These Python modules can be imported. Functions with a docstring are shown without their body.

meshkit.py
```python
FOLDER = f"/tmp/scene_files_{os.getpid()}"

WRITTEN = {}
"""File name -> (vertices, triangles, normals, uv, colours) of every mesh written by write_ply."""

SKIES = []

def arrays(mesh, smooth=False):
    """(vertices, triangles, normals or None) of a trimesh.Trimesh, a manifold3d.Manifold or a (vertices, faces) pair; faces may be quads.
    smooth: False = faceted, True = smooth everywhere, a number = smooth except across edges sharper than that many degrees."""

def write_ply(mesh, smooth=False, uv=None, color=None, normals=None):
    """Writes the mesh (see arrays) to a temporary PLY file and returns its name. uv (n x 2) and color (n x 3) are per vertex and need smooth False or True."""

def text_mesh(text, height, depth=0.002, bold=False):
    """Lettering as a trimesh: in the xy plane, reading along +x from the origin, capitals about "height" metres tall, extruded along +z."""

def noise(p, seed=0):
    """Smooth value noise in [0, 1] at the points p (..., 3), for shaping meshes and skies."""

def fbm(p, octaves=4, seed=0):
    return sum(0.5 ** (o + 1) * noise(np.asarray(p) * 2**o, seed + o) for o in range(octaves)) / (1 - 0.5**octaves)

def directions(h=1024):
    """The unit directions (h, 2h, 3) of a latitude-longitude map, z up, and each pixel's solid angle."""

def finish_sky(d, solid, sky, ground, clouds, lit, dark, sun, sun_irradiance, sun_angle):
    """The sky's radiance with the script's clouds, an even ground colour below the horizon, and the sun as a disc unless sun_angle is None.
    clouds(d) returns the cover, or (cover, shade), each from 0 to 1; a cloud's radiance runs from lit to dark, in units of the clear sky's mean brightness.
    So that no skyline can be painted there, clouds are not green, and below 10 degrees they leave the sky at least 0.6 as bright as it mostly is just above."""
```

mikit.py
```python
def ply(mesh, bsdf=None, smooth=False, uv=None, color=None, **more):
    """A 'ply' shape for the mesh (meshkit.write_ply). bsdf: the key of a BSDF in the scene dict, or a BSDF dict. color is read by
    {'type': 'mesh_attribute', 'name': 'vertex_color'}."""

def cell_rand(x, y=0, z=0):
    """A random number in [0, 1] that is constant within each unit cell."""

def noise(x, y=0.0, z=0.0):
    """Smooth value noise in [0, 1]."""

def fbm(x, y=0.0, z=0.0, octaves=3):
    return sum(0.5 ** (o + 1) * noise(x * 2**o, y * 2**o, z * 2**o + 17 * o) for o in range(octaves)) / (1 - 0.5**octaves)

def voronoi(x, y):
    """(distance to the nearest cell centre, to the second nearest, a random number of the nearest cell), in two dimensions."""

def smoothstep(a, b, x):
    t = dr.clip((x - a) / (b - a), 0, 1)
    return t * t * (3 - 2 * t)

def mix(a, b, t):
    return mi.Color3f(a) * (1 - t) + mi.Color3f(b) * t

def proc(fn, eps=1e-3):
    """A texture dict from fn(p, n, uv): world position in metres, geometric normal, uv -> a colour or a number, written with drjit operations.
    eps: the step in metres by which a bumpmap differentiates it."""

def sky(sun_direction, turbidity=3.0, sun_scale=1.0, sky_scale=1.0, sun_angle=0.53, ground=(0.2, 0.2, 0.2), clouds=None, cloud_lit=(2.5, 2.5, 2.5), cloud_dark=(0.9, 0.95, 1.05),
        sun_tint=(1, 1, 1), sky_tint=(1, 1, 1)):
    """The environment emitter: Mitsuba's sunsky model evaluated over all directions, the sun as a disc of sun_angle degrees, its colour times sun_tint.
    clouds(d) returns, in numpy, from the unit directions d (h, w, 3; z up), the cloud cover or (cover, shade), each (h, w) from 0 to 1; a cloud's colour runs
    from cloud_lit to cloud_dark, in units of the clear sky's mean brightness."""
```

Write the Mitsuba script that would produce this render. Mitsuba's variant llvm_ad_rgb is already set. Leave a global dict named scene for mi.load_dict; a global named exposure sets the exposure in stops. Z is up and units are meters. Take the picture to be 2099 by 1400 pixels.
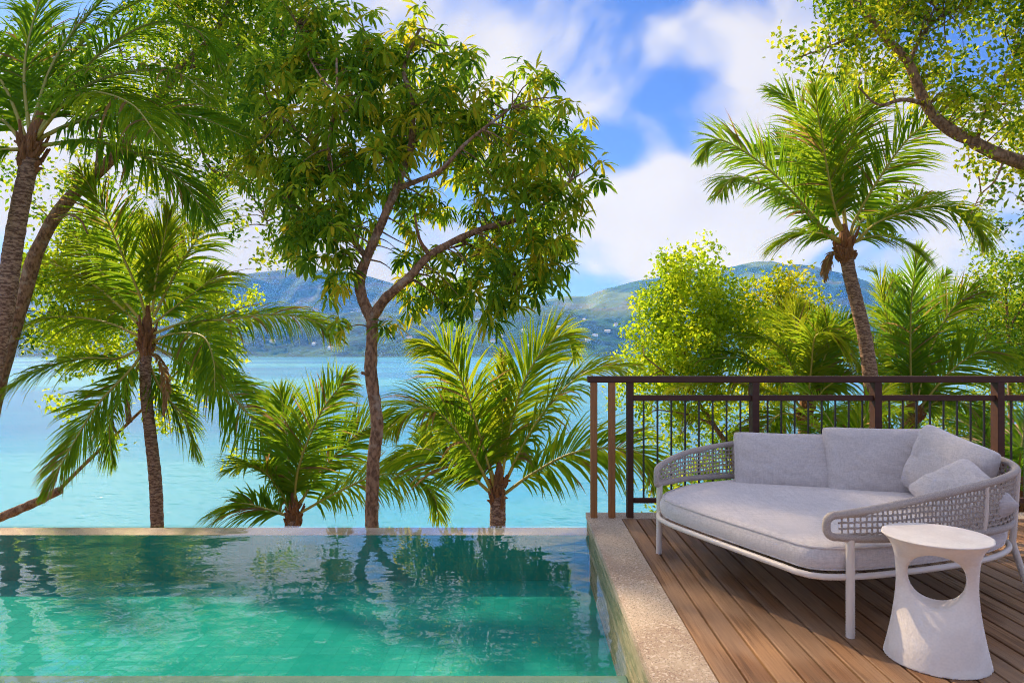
import math
import numpy as np
import trimesh
import manifold3d as m3
import drjit as dr
import mitsuba as mi
import mikit
import meshkit
from mikit import noise, fbm, voronoi, cell_rand, smoothstep, mix, proc, ply

T = mi.ScalarTransform4f
rng = np.random.default_rng(7)
scene, labels = {}, {}

# ------------------------------------------------------------------ camera, sky, exposure
CAM_H = 1.283                       # eye height over the deck
F, CX, CY = 1400.0, 1072.0, 724.0   # focal length and vanishing point, in pixels of a 2099 x 1400 frame
scene['camera'] = {
    'type': 'perspective', 'fov': math.degrees(2 * math.atan(2099 / 2 / F)), 'fov_axis': 'x',
    'principal_point_offset_x': -(CX - 1049.5) / 2099, 'principal_point_offset_y': -(CY - 700) / 1400,
    'near_clip': 0.05, 'far_clip': 30000.0,
    'to_world': T().look_at(origin=[0, 0, CAM_H], target=[0, 10, CAM_H], up=[0, 0, 1]),
    'medium': {'type': 'ref', 'id': 'haze_air'},
}
exposure = 2.58
SUN = np.array([-0.62, 0.85, 0.84])
HAZE_SIGMA = 0.75e-4


def cloud_cover(d):
    az = np.degrees(np.arctan2(d[..., 0], d[..., 1]))
    el = np.degrees(np.arcsin(np.clip(d[..., 2], -1, 1)))
    e = d / 0.30
    warp = np.stack([meshkit.fbm(e * 1.3 + k * 7.7, 3, seed=31 + k) for k in range(3)], -1) - 0.5
    q = d / (0.22 + np.abs(d[..., 2:3])) + 0.25 * warp
    n = meshkit.fbm(q * 1.6 + 3.1, 6, seed=11)
    n2 = meshkit.fbm((e + 0.9 * warp) * 1.25 + 8.0, 7, seed=5)
    c = 0.5 + 1.9 * (n * 0.35 + n2 * 0.65 - 0.5) + 0.09

    def bump(a, e, ra, re):
        return np.exp(-(((az - a) / ra) ** 2 + ((el - e) / re) ** 2))
    c = c + 0.30 * bump(13.5, 12.0, 6, 2.8) + 0.28 * bump(-4, 23, 9, 6) + 0.25 * bump(21, 20, 6, 6) + 0.12 * bump(-25, 12, 16, 8)
    c = c - 0.22 * bump(7.5, 16.0, 4.6, 3.6) - 0.13 * bump(12.0, 20.8, 4.0, 2.2) - 0.25 * bump(34.5, 22, 4.0, 6) - 0.03 * bump(10, 6.8, 8, 2.0) + 0.10 * bump(16, 8, 7, 2)
    cover = np.clip((c - 0.45) / 0.22, 0, 1)
    cover = cover * cover * (3 - 2 * cover)
    shade = np.clip(0.5 + 2.6 * (meshkit.fbm((e + 0.5 * warp) * 1.1 + 1.7, 5, seed=23) - 0.5), 0, 1)
    return cover * 0.97, shade


scene['sky'] = mikit.sky(SUN, turbidity=2.6, clouds=cloud_cover, cloud_lit=(2.75, 2.72, 2.8), cloud_dark=(2.1, 2.1, 2.45),
                         sky_tint=(0.36, 0.52, 0.96), sun_tint=(1.0, 0.985, 0.96), sun_angle=0.7)


# ------------------------------------------------------------------ helpers
K = 1.65        # the planting on the slope stands this much further off, and is this much larger, than its first survey


def at(px, py, d):
    """The point of the planting, at surveyed depth d, that the photograph shows at (px, py)."""
    d = d * K
    return np.array([(px - CX) / F * d, d, CAM_H - (py - CY) / F * d])


def add(key, mesh, bsdf, smooth=False, label=None, cat=None, group=None, kind=None, to_world=None, shape=None, **kw):
    base, n = key, 1
    while key in scene:
        key = f'{base}_{n:03d}'
        n += 1
    d = dict(shape) if shape is not None else ply(mesh, bsdf, smooth=smooth, **kw)
    if to_world is not None:
        d['to_world'] = to_world
    scene[key] = d
    tag(key, label, cat, group, kind)
    return key


def tag(key, label=None, cat=None, group=None, kind=None):
    e = {k: v for k, v in (('label', label), ('category', cat), ('group', group), ('kind', kind)) if v}
    if e:
        labels[key] = {**labels.get(key, {}), **e}


def norm(v):
    v = np.asarray(v, float)
    return v / np.maximum(np.linalg.norm(v, axis=-1, keepdims=True), 1e-12)


def spline(pts, n):
    """Catmull-Rom through the points, n samples evenly spaced by length."""
    p = np.asarray(pts, float)
    p = np.vstack([2 * p[0] - p[1], p, 2 * p[-1] - p[-2]])
    out = []
    for i in range(1, len(p) - 2):
        t = np.linspace(0, 1, 24, endpoint=False)[:, None]
        a, b, c, e = p[i - 1], p[i], p[i + 1], p[i + 2]
        out.append(0.5 * (2 * b + (c - a) * t + (2 * a - 5 * b + 4 * c - e) * t ** 2 + (3 * b - a - 3 * c + e) * t ** 3))
    q = np.vstack(out + [p[-2][None]])
    s = np.concatenate([[0], np.cumsum(np.linalg.norm(np.diff(q[:, :3], axis=0), axis=1))])
    u = np.linspace(0, s[-1], n)
    return np.stack([np.interp(u, s, q[:, k]) for k in range(q.shape[1])], 1)


def tube(points, radii, sides=8, caps=True, closed=False, seed_dir=None):
    p = np.asarray(points, float)
    n = len(p)
    t = norm(np.roll(p, -1, 0) - np.roll(p, 1, 0)) if closed else norm(np.gradient(p, axis=0))
    a = np.zeros_like(p)
    ref = np.array([0, 0, 1.0]) if abs(t[0, 2]) < 0.9 else np.array([1.0, 0, 0])
    prev = norm(np.cross(t[0], ref))
    for i in range(n):
        prev = norm(prev - t[i] * (prev @ t[i]))
        a[i] = prev
    b = np.cross(t, a)
    ang = np.arange(sides) * 2 * np.pi / sides
    r = np.broadcast_to(np.asarray(radii, float), (n,))
    v = p[:, None] + r[:, None, None] * (np.cos(ang)[None, :, None] * a[:, None] + np.sin(ang)[None, :, None] * b[:, None])
    m = n if closed else n - 1
    i, j = np.meshgrid(np.arange(m), np.arange(sides), indexing='ij')
    i2 = (i + 1) % n
    q = np.stack([i * sides + j, i * sides + (j + 1) % sides, i2 * sides + (j + 1) % sides, i2 * sides + j], -1).reshape(-1, 4)
    f = [q[:, [0, 2, 1]], q[:, [0, 3, 2]]]
    v = v.reshape(-1, 3)
    if caps and not closed:
        k = np.arange(sides)
        v = np.vstack([v, p[:1], p[-1:]])
        f.append(np.stack([k, (k + 1) % sides, k * 0 + n * sides], 1))
        f.append(np.stack([(n - 1) * sides + (k + 1) % sides, (n - 1) * sides + k, k * 0 + n * sides + 1], 1))
    return v, np.vstack(f)


def join(parts):
    vs, fs, at_ = [], [], 0
    for v, f in parts:
        vs.append(v)
        fs.append(np.asarray(f) + at_)
        at_ += len(v)
    return np.vstack(vs), np.vstack(fs)


def box(x0, x1, y0, y1, z0, z1, bevel=0.0):
    if bevel:
        s = m3.Manifold.cube([x1 - x0 - 2 * bevel, y1 - y0 - 2 * bevel, z1 - z0 - 2 * bevel]).translate([x0 + bevel, y0 + bevel, z0 + bevel])
        # an octahedron swept along the edges chamfers them
        o = m3.Manifold.hull_points(np.array([[bevel, 0, 0], [-bevel, 0, 0], [0, bevel, 0], [0, -bevel, 0], [0, 0, bevel], [0, 0, -bevel]]))
        m = s.minkowski_sum(o).to_mesh()
        return np.array(m.vert_properties[:, :3]), np.array(m.tri_verts)
    v = np.array([[x, y, z] for x in (x0, x1) for y in (y0, y1) for z in (z0, z1)], float)
    f = np.array([[0, 1, 3], [0, 3, 2], [4, 6, 7], [4, 7, 5], [0, 4, 5], [0, 5, 1], [2, 3, 7], [2, 7, 6], [0, 2, 6], [0, 6, 4], [1, 5, 7], [1, 7, 3]])
    return v, f


def grid_faces(nu, nv):
    i, j = np.meshgrid(np.arange(nu - 1), np.arange(nv - 1), indexing='ij')
    a = i * nv + j
    return np.vstack([np.stack([a, a + nv, a + nv + 1], -1).reshape(-1, 3), np.stack([a, a + nv + 1, a + 1], -1).reshape(-1, 3)])


# ------------------------------------------------------------------ materials
def mat(key, d, two=True):
    scene[key] = {'type': 'twosided', 'b': d} if two else d
    return key


def principled(color, rough=0.6, **kw):
    c = proc(color) if callable(color) else ({'type': 'rgb', 'value': list(color)} if not isinstance(color, dict) else color)
    r = proc(rough) if callable(rough) else rough
    return {'type': 'principled', 'base_color': c, 'roughness': r, **kw}


VC = {'type': 'mesh_attribute', 'name': 'vertex_color'}
PITCH, DECK_X0 = 0.1135, 0.767


def deck_color(p, n, uv):
    i = dr.floor((p.x - DECK_X0) / PITCH)
    r = cell_rand(i, 3)
    g = fbm(p.x * 55 + r * 40, p.y * 1.6 + r * 9, 0, 4)
    fine = noise(p.x * 420 + r * 91, p.y * 9, 0)
    blot = fbm(p.x * 6 + r * 20, p.y * 2.2, 5, 3)
    a = mix((0.20, 0.096, 0.043), (0.33, 0.185, 0.092), r)
    a = mix(a, (0.13, 0.065, 0.03), 0.75 * smoothstep(0.42, 0.7, g))
    a = mix(a, (0.26, 0.16, 0.095), 0.7 * smoothstep(0.45, 0.7, blot))
    return a * (0.82 + 0.36 * fine)


mat('deck_wood', {'type': 'bumpmap', 'b': principled(deck_color, 0.6, specular=0.3), 't': proc(lambda p, n, uv: noise(p.x * 380, p.y * 7, p.z * 50)), 'scale': 0.0007})


def granite_color(p, n, uv):
    a = noise(p.x * 260, p.y * 260, p.z * 260)
    b = noise(p.x * 120 + 9, p.y * 120, p.z * 120)
    s = fbm(p.x * 3, p.y * 3, p.z * 3, 4)
    c = mix((0.42, 0.33, 0.235), (0.33, 0.235, 0.16), smoothstep(0.4, 0.65, s))
    c = mix(c, (0.10, 0.075, 0.06), 0.75 * smoothstep(0.68, 0.82, a))
    c = mix(c, (0.58, 0.50, 0.40), 0.7 * smoothstep(0.66, 0.85, b))
    return mix(c, (0.32, 0.20, 0.14), 0.4 * smoothstep(0.6, 0.8, noise(p.x * 180, p.y * 180 + 4, p.z * 180)))


def granite_bump(p, n, uv):
    return noise(p.x * 240, p.y * 240, p.z * 240) + 0.6 * noise(p.x * 90, p.y * 90, p.z * 90)


mat('granite', {'type': 'bumpmap', 'b': principled(granite_color, 0.7), 't': proc(granite_bump), 'scale': 0.0016})


def wall_stone_color(p, n, uv):
    s = fbm(p.x * 5, p.y * 5, p.z * 40, 4)
    c = mix((0.30, 0.25, 0.15), (0.14, 0.15, 0.075), smoothstep(0.35, 0.65, s))
    return mix(c, (0.40, 0.36, 0.26), 0.5 * smoothstep(0.6, 0.8, noise(p.x * 90, p.y * 30, p.z * 160)))


mat('edge_stone', {'type': 'bumpmap', 'b': principled(wall_stone_color, 0.55), 't': proc(lambda p, n, uv: fbm(p.x * 20, p.y * 20, p.z * 90, 3)), 'scale': 0.006})


def tile_color(p, n, uv):
    u = dr.select(dr.abs(n.x) > 0.5, p.y, p.x)
    v = dr.select(dr.abs(n.z) > 0.5, p.y, p.z)
    s = 0.1
    a, b = u / s, v / s
    r = cell_rand(dr.floor(a), dr.floor(b), 7)
    fa, fb = a - dr.floor(a), b - dr.floor(b)
    e = dr.minimum(dr.minimum(fa, 1 - fa), dr.minimum(fb, 1 - fb))
    c = mix((0.010, 0.235, 0.190), (0.018, 0.272, 0.222), r)
    c = mix(c, (0.032, 0.34, 0.275), 0.6 * smoothstep(0.5, 0.75, fbm(p.x * 2.2, p.y * 2.2, p.z * 4, 4)))
    return mix((0.012, 0.228, 0.184), c, smoothstep(0.0, 0.05, e))


mat('pool_tile', {'type': 'diffuse', 'reflectance': proc(tile_color)})
mat('step_stone', {'type': 'diffuse', 'reflectance': proc(lambda p, n, uv: mix((0.07, 0.16, 0.135), (0.15, 0.22, 0.19), fbm(p.x * 14, p.y * 14, p.z * 14, 4)))})
mat('pool_film', {'type': 'thindielectric', 'int_ior': 1.2}, two=False)


def fabric_color(p, n, uv):
    a = noise(p.x * 14, p.y * 250, p.z * 250) + noise(p.x * 250, p.y * 14, p.z * 250) + noise(p.x * 250, p.y * 250, p.z * 14)
    return mix((0.46, 0.42, 0.405), (0.585, 0.535, 0.515), smoothstep(0.25, 0.75, a / 3))


mat('fabric', {'type': 'bumpmap', 'b': principled(fabric_color, 0.85, sheen=0.35, specular=0.2), 't': proc(lambda p, n, uv: noise(p.x * 500, p.y * 500, p.z * 500)), 'scale': 0.0006})
mat('frame_paint', principled((0.62, 0.55, 0.48), 0.42))
mat('rope', {'type': 'bumpmap', 'b': principled(lambda p, n, uv: mix((0.27, 0.225, 0.195), (0.46, 0.40, 0.355), noise(p.x * 330, p.y * 330, p.z * 330)), 0.85),
             't': proc(lambda p, n, uv: noise(p.x * 400, p.y * 400, p.z * 400)), 'scale': 0.0008})


def plaster_color(p, n, uv):
    s = fbm(p.x * 9, p.y * 9, p.z * 9, 4)
    f = noise(p.x * 160, p.y * 160, p.z * 160)
    c = mix((0.68, 0.605, 0.53), (0.76, 0.695, 0.62), smoothstep(0.3, 0.7, s))
    return c * (0.93 + 0.1 * f)


mat('plaster', {'type': 'bumpmap', 'b': principled(plaster_color, 0.7), 't': proc(lambda p, n, uv: fbm(p.x * 90, p.y * 90, p.z * 90, 3)), 'scale': 0.0016})
mat('rail_wood', principled(lambda p, n, uv: mix((0.19, 0.066, 0.017), (0.34, 0.135, 0.034), fbm(p.x * 90, p.y * 90, p.z * 3, 4)), 0.45))
mat('rail_metal', principled(lambda p, n, uv: mix((0.040, 0.014, 0.008), (0.070, 0.025, 0.014), fbm(p.x * 8, p.y * 40, p.z * 40, 3)), 0.5, specular=0.35))
mat('baluster_metal', principled((0.02, 0.018, 0.018), 0.4))
LEAF = {'type': 'principledthin', 'base_color': VC, 'roughness': 0.5, 'diff_trans': 1.3, 'eta': 1.33}
mat('leaf', LEAF, two=False)
mat('frond_stem', principled(VC, 0.5))


def palm_bark(p, n, uv):
    z = p.z * 6.5 + 0.7 * noise(p.x * 7, p.y * 7, p.z * 2)
    f = z - dr.floor(z)
    ring = smoothstep(0.0, 0.16, f) * smoothstep(1.0, 0.86, f)
    s = fbm(p.x * 18, p.y * 18, p.z * 30, 4)
    c = mix((0.12, 0.06, 0.035), (0.40, 0.25, 0.16), smoothstep(0.3, 0.7, s))
    return mix((0.10, 0.055, 0.035), c, 0.25 + 0.75 * ring)


mat('palm_bark', {'type': 'bumpmap', 'b': principled(palm_bark, 0.85), 't': proc(lambda p, n, uv: fbm(p.x * 40, p.y * 40, p.z * 60, 3)), 'scale': 0.012})
mat('palm_fibre', {'type': 'bumpmap', 'b': principled(lambda p, n, uv: mix((0.08, 0.035, 0.015), (0.36, 0.16, 0.055), fbm(p.x * 50, p.y * 50, p.z * 8, 4)), 0.9),
                   't': proc(lambda p, n, uv: fbm(p.x * 90, p.y * 90, p.z * 14, 3)), 'scale': 0.015})


def bark_color(p, n, uv):
    s = fbm(p.x * 26, p.y * 26, p.z * 11, 4)
    l = fbm(p.x * 6, p.y * 6, p.z * 5 + 4, 4)
    c = mix((0.13, 0.065, 0.032), (0.33, 0.185, 0.10), smoothstep(0.3, 0.68, s))
    return mix(c, (0.42, 0.33, 0.24), 0.55 * smoothstep(0.58, 0.72, l))


mat('bark', {'type': 'bumpmap', 'b': principled(bark_color, 0.85), 't': proc(lambda p, n, uv: fbm(p.x * 45, p.y * 45, p.z * 16, 4)), 'scale': 0.02})


def hill_color(p, n, uv):
    a = fbm(p.x * 0.02, p.y * 0.02, p.z * 0.02, 5)
    b = fbm(p.x * 0.0022 + 3, p.y * 0.0022, p.z * 0.006, 4)
    c = mix((0.006, 0.036, 0.014), (0.026, 0.105, 0.024), smoothstep(0.3, 0.7, a))
    grass = smoothstep(0.5, 0.62, b) * smoothstep(120.0, 210.0, p.z)
    c = mix(c, (0.15, 0.22, 0.06), 0.85 * grass)
    rock = smoothstep(0.56, 0.66, fbm(p.x * 0.006, p.y * 0.006 + 9, p.z * 0.02, 4)) * smoothstep(100.0, 180.0, p.z)
    return mix(c, (0.22, 0.18, 0.15), 0.35 * rock)


mat('hill_forest', principled(hill_color, 0.9, specular=0.1))


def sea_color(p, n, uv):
    sand = fbm(p.x * 0.0045 + 165.519, p.y * 0.0075 + 162.55, 0, 5)      # sandy shallows and deeper water; offset picked to keep the near sea pale
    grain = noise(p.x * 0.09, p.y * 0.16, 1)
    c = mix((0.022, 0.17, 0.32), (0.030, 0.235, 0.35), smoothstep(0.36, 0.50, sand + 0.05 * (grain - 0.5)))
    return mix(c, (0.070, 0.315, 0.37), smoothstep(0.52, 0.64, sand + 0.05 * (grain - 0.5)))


def sea_bump(p, n, uv):
    return fbm(p.x * 0.8 + 0.3 * p.y, p.y * 2.0, 0, 4) + 0.7 * noise(p.x * 0.2, p.y * 0.5, 3)


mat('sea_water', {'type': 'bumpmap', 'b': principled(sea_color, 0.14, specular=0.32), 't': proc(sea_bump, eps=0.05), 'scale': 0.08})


def soil_color(p, n, uv):
    s = fbm(p.x * 3, p.y * 3, p.z * 3, 5)
    c = mix((0.10, 0.06, 0.035), (0.26, 0.16, 0.10), smoothstep(0.3, 0.7, s))
    return mix(c, (0.06, 0.11, 0.03), 0.8 * smoothstep(0.45, 0.6, fbm(p.x * 1.3, p.y * 1.3, 4, 4)))


mat('soil', principled(soil_color, 0.95))
mat('rock', principled(lambda p, n, uv: mix((0.16, 0.11, 0.085), (0.42, 0.27, 0.19), fbm(p.x * 5, p.y * 5, p.z * 5, 5)), 0.9))
mat('house_wall', principled(VC, 0.8))
mat('concrete', principled(lambda p, n, uv: mix((0.25, 0.23, 0.2), (0.35, 0.32, 0.28), fbm(p.x * 3, p.y * 3, p.z * 3, 4)), 0.85))

# ------------------------------------------------------------------ air
scene['haze_air'] = {'type': 'homogeneous', 'albedo': {'type': 'rgb', 'value': [0.85, 0.93, 0.99]}, 'sigma_t': {'type': 'rgb', 'value': [0.26 * HAZE_SIGMA, 0.66 * HAZE_SIGMA, 1.75 * HAZE_SIGMA]}}
scene['haze'] = {'type': 'cube', 'to_world': T().translate([0, 3900, 240]).scale([5200, 4200, 270]), 'bsdf': {'type': 'null'}, 'interior': {'type': 'ref', 'id': 'haze_air'}}
tag('haze', 'pale blue sea air between the terrace and the far hills', kind='stuff')

# ------------------------------------------------------------------ sea, near slope
SEA_Z = -13.0
ys = np.concatenate([np.linspace(-60, 60, 25), np.geomspace(62, 7900, 60)])
xs = np.concatenate([-np.geomspace(5000, 20, 40), [0], np.geomspace(20, 5000, 40)])
gx, gy = np.meshgrid(xs, ys, indexing='ij')
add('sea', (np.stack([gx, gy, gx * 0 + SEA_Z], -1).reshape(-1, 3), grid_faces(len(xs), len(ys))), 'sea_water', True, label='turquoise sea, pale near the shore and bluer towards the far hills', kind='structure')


def ground_z(x, y):
    x, y = np.asarray(x, float), np.asarray(y, float)
    z = -1.9 - 0.42 * np.maximum(y - 5.6, 0)
    rise = np.clip((x - 8.0) / 6.0, 0, 1)
    rise = rise * rise * (3 - 2 * rise)
    zr = -1.9 + 0.02 * (y - 5.6) - 0.62 * np.maximum(y - 24, 0)
    z = z * (1 - rise) + np.maximum(z, zr) * rise
    z = z + 0.30 * (meshkit.fbm(np.stack([x * 0.5, y * 0.5, x * 0], -1), 4, seed=3) - 0.5)
    return np.maximum(z, SEA_Z - 1.5)


gx, gy = np.meshgrid(np.linspace(-45, 45, 161), np.linspace(5.62, 48, 120), indexing='ij')
add('hillside', (np.stack([gx, gy, ground_z(gx, gy)], -1).reshape(-1, 3), grid_faces(161, 120)), 'soil', True, label='steep earth slope that falls from the terrace to the sea', kind='structure')

# ------------------------------------------------------------------ far hills
HILLS = {}


def hill(name, prof, d_foot, d_ridge, label, rough=1.0, seed=0, foot_jag=0.0):
    prof = np.array(prof, float)
    nu, nv = 620, 90
    px = np.linspace(prof[0, 0], prof[-1, 0], nu)
    py = np.interp(px, prof[:, 0], prof[:, 1])
    x_r = (px - CX) / F * d_ridge
    H = CAM_H - (py - CY) / F * d_ridge - SEA_Z
    v = np.linspace(0, 1.6, nv)
    U, V = np.meshgrid(np.arange(nu), v, indexing='ij')
    y = d_foot + (d_ridge - d_foot) * V
    jag = (meshkit.fbm(np.stack([px * 0.012, px * 0, px * 0], -1), 4, seed=seed + 3) - 0.5) * foot_jag
    y = y + jag[:, None] * np.clip(1 - V, 0, 1)
    x = (px[:, None] - CX) / F * (0.35 * y + 0.65 * d_ridge)
    shp = np.where(V <= 1, 0.12 * V + 0.88 * (V * V * (3 - 2 * V)) ** 0.85, np.clip(1 - 1.3 * (V - 1), 0, 1))
    p3 = np.stack([x, y, x * 0], -1)
    ridged = 1 - np.abs(2 * meshkit.fbm(p3 * 0.0016, 4, seed=seed) - 1)
    gul = (ridged - 1.02) * np.sin(np.pi * np.clip(V, 0, 1)) ** 0.8
    z = H[:, None] * (shp + 0.45 * gul)
    canopy = (meshkit.fbm(p3 * 0.022, 4, seed=seed + 1) - 0.5) * 15 * rough + (meshkit.noise(p3 * 0.075, seed=seed + 2) - 0.5) * 8 * rough
    z = z + canopy * np.clip(V * 6, 0.15, 1)
    z = np.where(V <= 0, -4.0, np.maximum(z, 1.0 * (V < 1.5)))
    pts = np.stack([x, y, SEA_Z + z], -1)
    HILLS[name] = pts
    add(name, (pts.reshape(-1, 3), grid_faces(nu, nv)), 'hill_forest', True, label=label, kind='structure')


hill('mountain', [(-500, 600), (-200, 560), (0, 570), (200, 590), (380, 580), (450, 571), (520, 558), (590, 551), (640, 554), (700, 553), (760, 566), (840, 590), (930, 612), (1000, 618), (1060, 627), (1130, 640), (1250, 660), (1400, 690)],
     4300, 5600, 'long blue mountain ridge behind the mango tree', 0.15, 2)
hill('mountain_peak', [(900, 690), (1000, 655), (1080, 626), (1130, 612), (1165, 606), (1200, 608), (1240, 592), (1300, 577), (1360, 566), (1420, 556), (1480, 550), (1515, 542), (1545, 535), (1580, 534), (1612, 541), (1640, 540), (1680, 548), (1740, 566), (1800, 590), (1900, 610), (2050, 600), (2300, 560), (2600, 600)],
     3300, 4700, 'green and grey mountain with a flat knob on its summit', 0.28, 8)
hill('coast_hill', [(-500, 640), (-100, 650), (200, 655), (420, 652), (520, 645), (600, 646), (700, 640), (800, 640), (900, 650), (980, 655), (1060, 640), (1130, 632), (1200, 634), (1300, 622), (1420, 615), (1500, 625), (1700, 640), (1900, 650), (2200, 640), (2600, 650)],
     2500, 3150, 'low wooded coast dotted with white houses across the bay', 0.8, 15, 120)

HOUSE_PX = [(623, 644), (887, 672), (842, 695), (981, 692), (1000, 671), (955, 705), (1054, 711), (1082, 709), (1095, 696), (1073, 682), (1174, 691), (1219, 689), (1208, 698), (1197, 657),
            (803, 689), (919, 689), (1133, 685), (721, 644), (747, 647), (679, 717), (644, 708), (1245, 682), (868, 712), (905, 716), (1030, 690), (1150, 672), (1010, 700), (930, 676), (785, 676), (1120, 708),
            (1262, 668), (560, 700), (700, 690), (1480, 690), (1720, 705)]
hp = HILLS['coast_hill'][:, 2:58]
proj = np.stack([CX + F * hp[..., 0] / hp[..., 1], CY - F * (hp[..., 2] - CAM_H) / hp[..., 1]], -1)
for k, (px, py) in enumerate(HOUSE_PX):
    i = np.argmin(((proj - [px, py]) ** 2).sum(-1))
    c = hp.reshape(-1, 3)[i]
    w, dp, h = rng.uniform(13, 26), rng.uniform(9, 13), rng.uniform(5, 9)
    rot = T().translate(c.tolist()).rotate([0, 0, 1], rng.uniform(-25, 25))
    v, f = box(-w / 2, w / 2, -dp / 2, dp / 2, -8, h)
    rv = np.array([[-w / 2 - 1, -dp / 2 - 1, h], [w / 2 + 1, -dp / 2 - 1, h], [w / 2 + 1, dp / 2 + 1, h], [-w / 2 - 1, dp / 2 + 1, h], [-w / 2 + 2, 0, h + 3.5], [w / 2 - 2, 0, h + 3.5]]) + [0, 0, 0.05]
    rf = np.array([[0, 1, 5], [0, 5, 4], [2, 3, 4], [2, 4, 5], [1, 2, 5], [3, 0, 4], [0, 2, 1], [0, 3, 2]])
    roofc = [(0.55, 0.52, 0.5), (0.62, 0.6, 0.6), (0.35, 0.2, 0.15), (0.5, 0.5, 0.55)][k % 4]
    mesh = join([(v, f), (rv, rf)])
    col = np.vstack([np.tile([[0.85, 0.82, 0.78]], (8, 1)), np.tile([roofc], (6, 1))])
    add('house', mesh, 'house_wall', color=col, label='small white house among trees on the coast across the bay', cat='house', group='houses on the far coast', to_world=rot)

# ------------------------------------------------------------------ terrace, pool
WZ = -0.117                    # water level
POOL_X0, POOL_X1, POOL_Y0, POOL_Y1, POOL_YE = -6.4, 0.51, 2.2, 5.31, 5.53
FLOOR_Z = -0.48
add('terrace', join([box(POOL_X1 + 0.012, 9.0, -3.0, 5.49, -3.2, -0.045), box(-9.0, POOL_X1 + 0.012, -3.0, POOL_Y0 - 0.02, -3.2, -0.03)]), 'concrete', label='concrete terrace base below the timber deck', kind='structure')
add('deck', box(DECK_X0 - 0.002, 8.9, -2.9, 5.295, -0.043, -0.034), 'baluster_metal', label='timber deck of long weathered boards running towards the sea', kind='structure')
nb = 46
bw = PITCH - 0.011
board = box(0, bw, -2.9, 5.295, -0.032, 0.0, 0.003)
bshape = ply(board, 'deck_wood')
for k in range(nb):
    add('deck__board', None, None, shape=bshape, to_world=T().translate([DECK_X0 + k * PITCH + 0.0035, 0, float(rng.uniform(-0.0012, 0.0008))]))
cop = m3.CrossSection([np.array([[POOL_X1, -2.9], [DECK_X0 - 0.004, -2.9], [DECK_X0 - 0.004, 5.30], [8.9, 5.30], [8.9, 5.51], [POOL_X1 - 0.004, 5.51]])])
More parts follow.
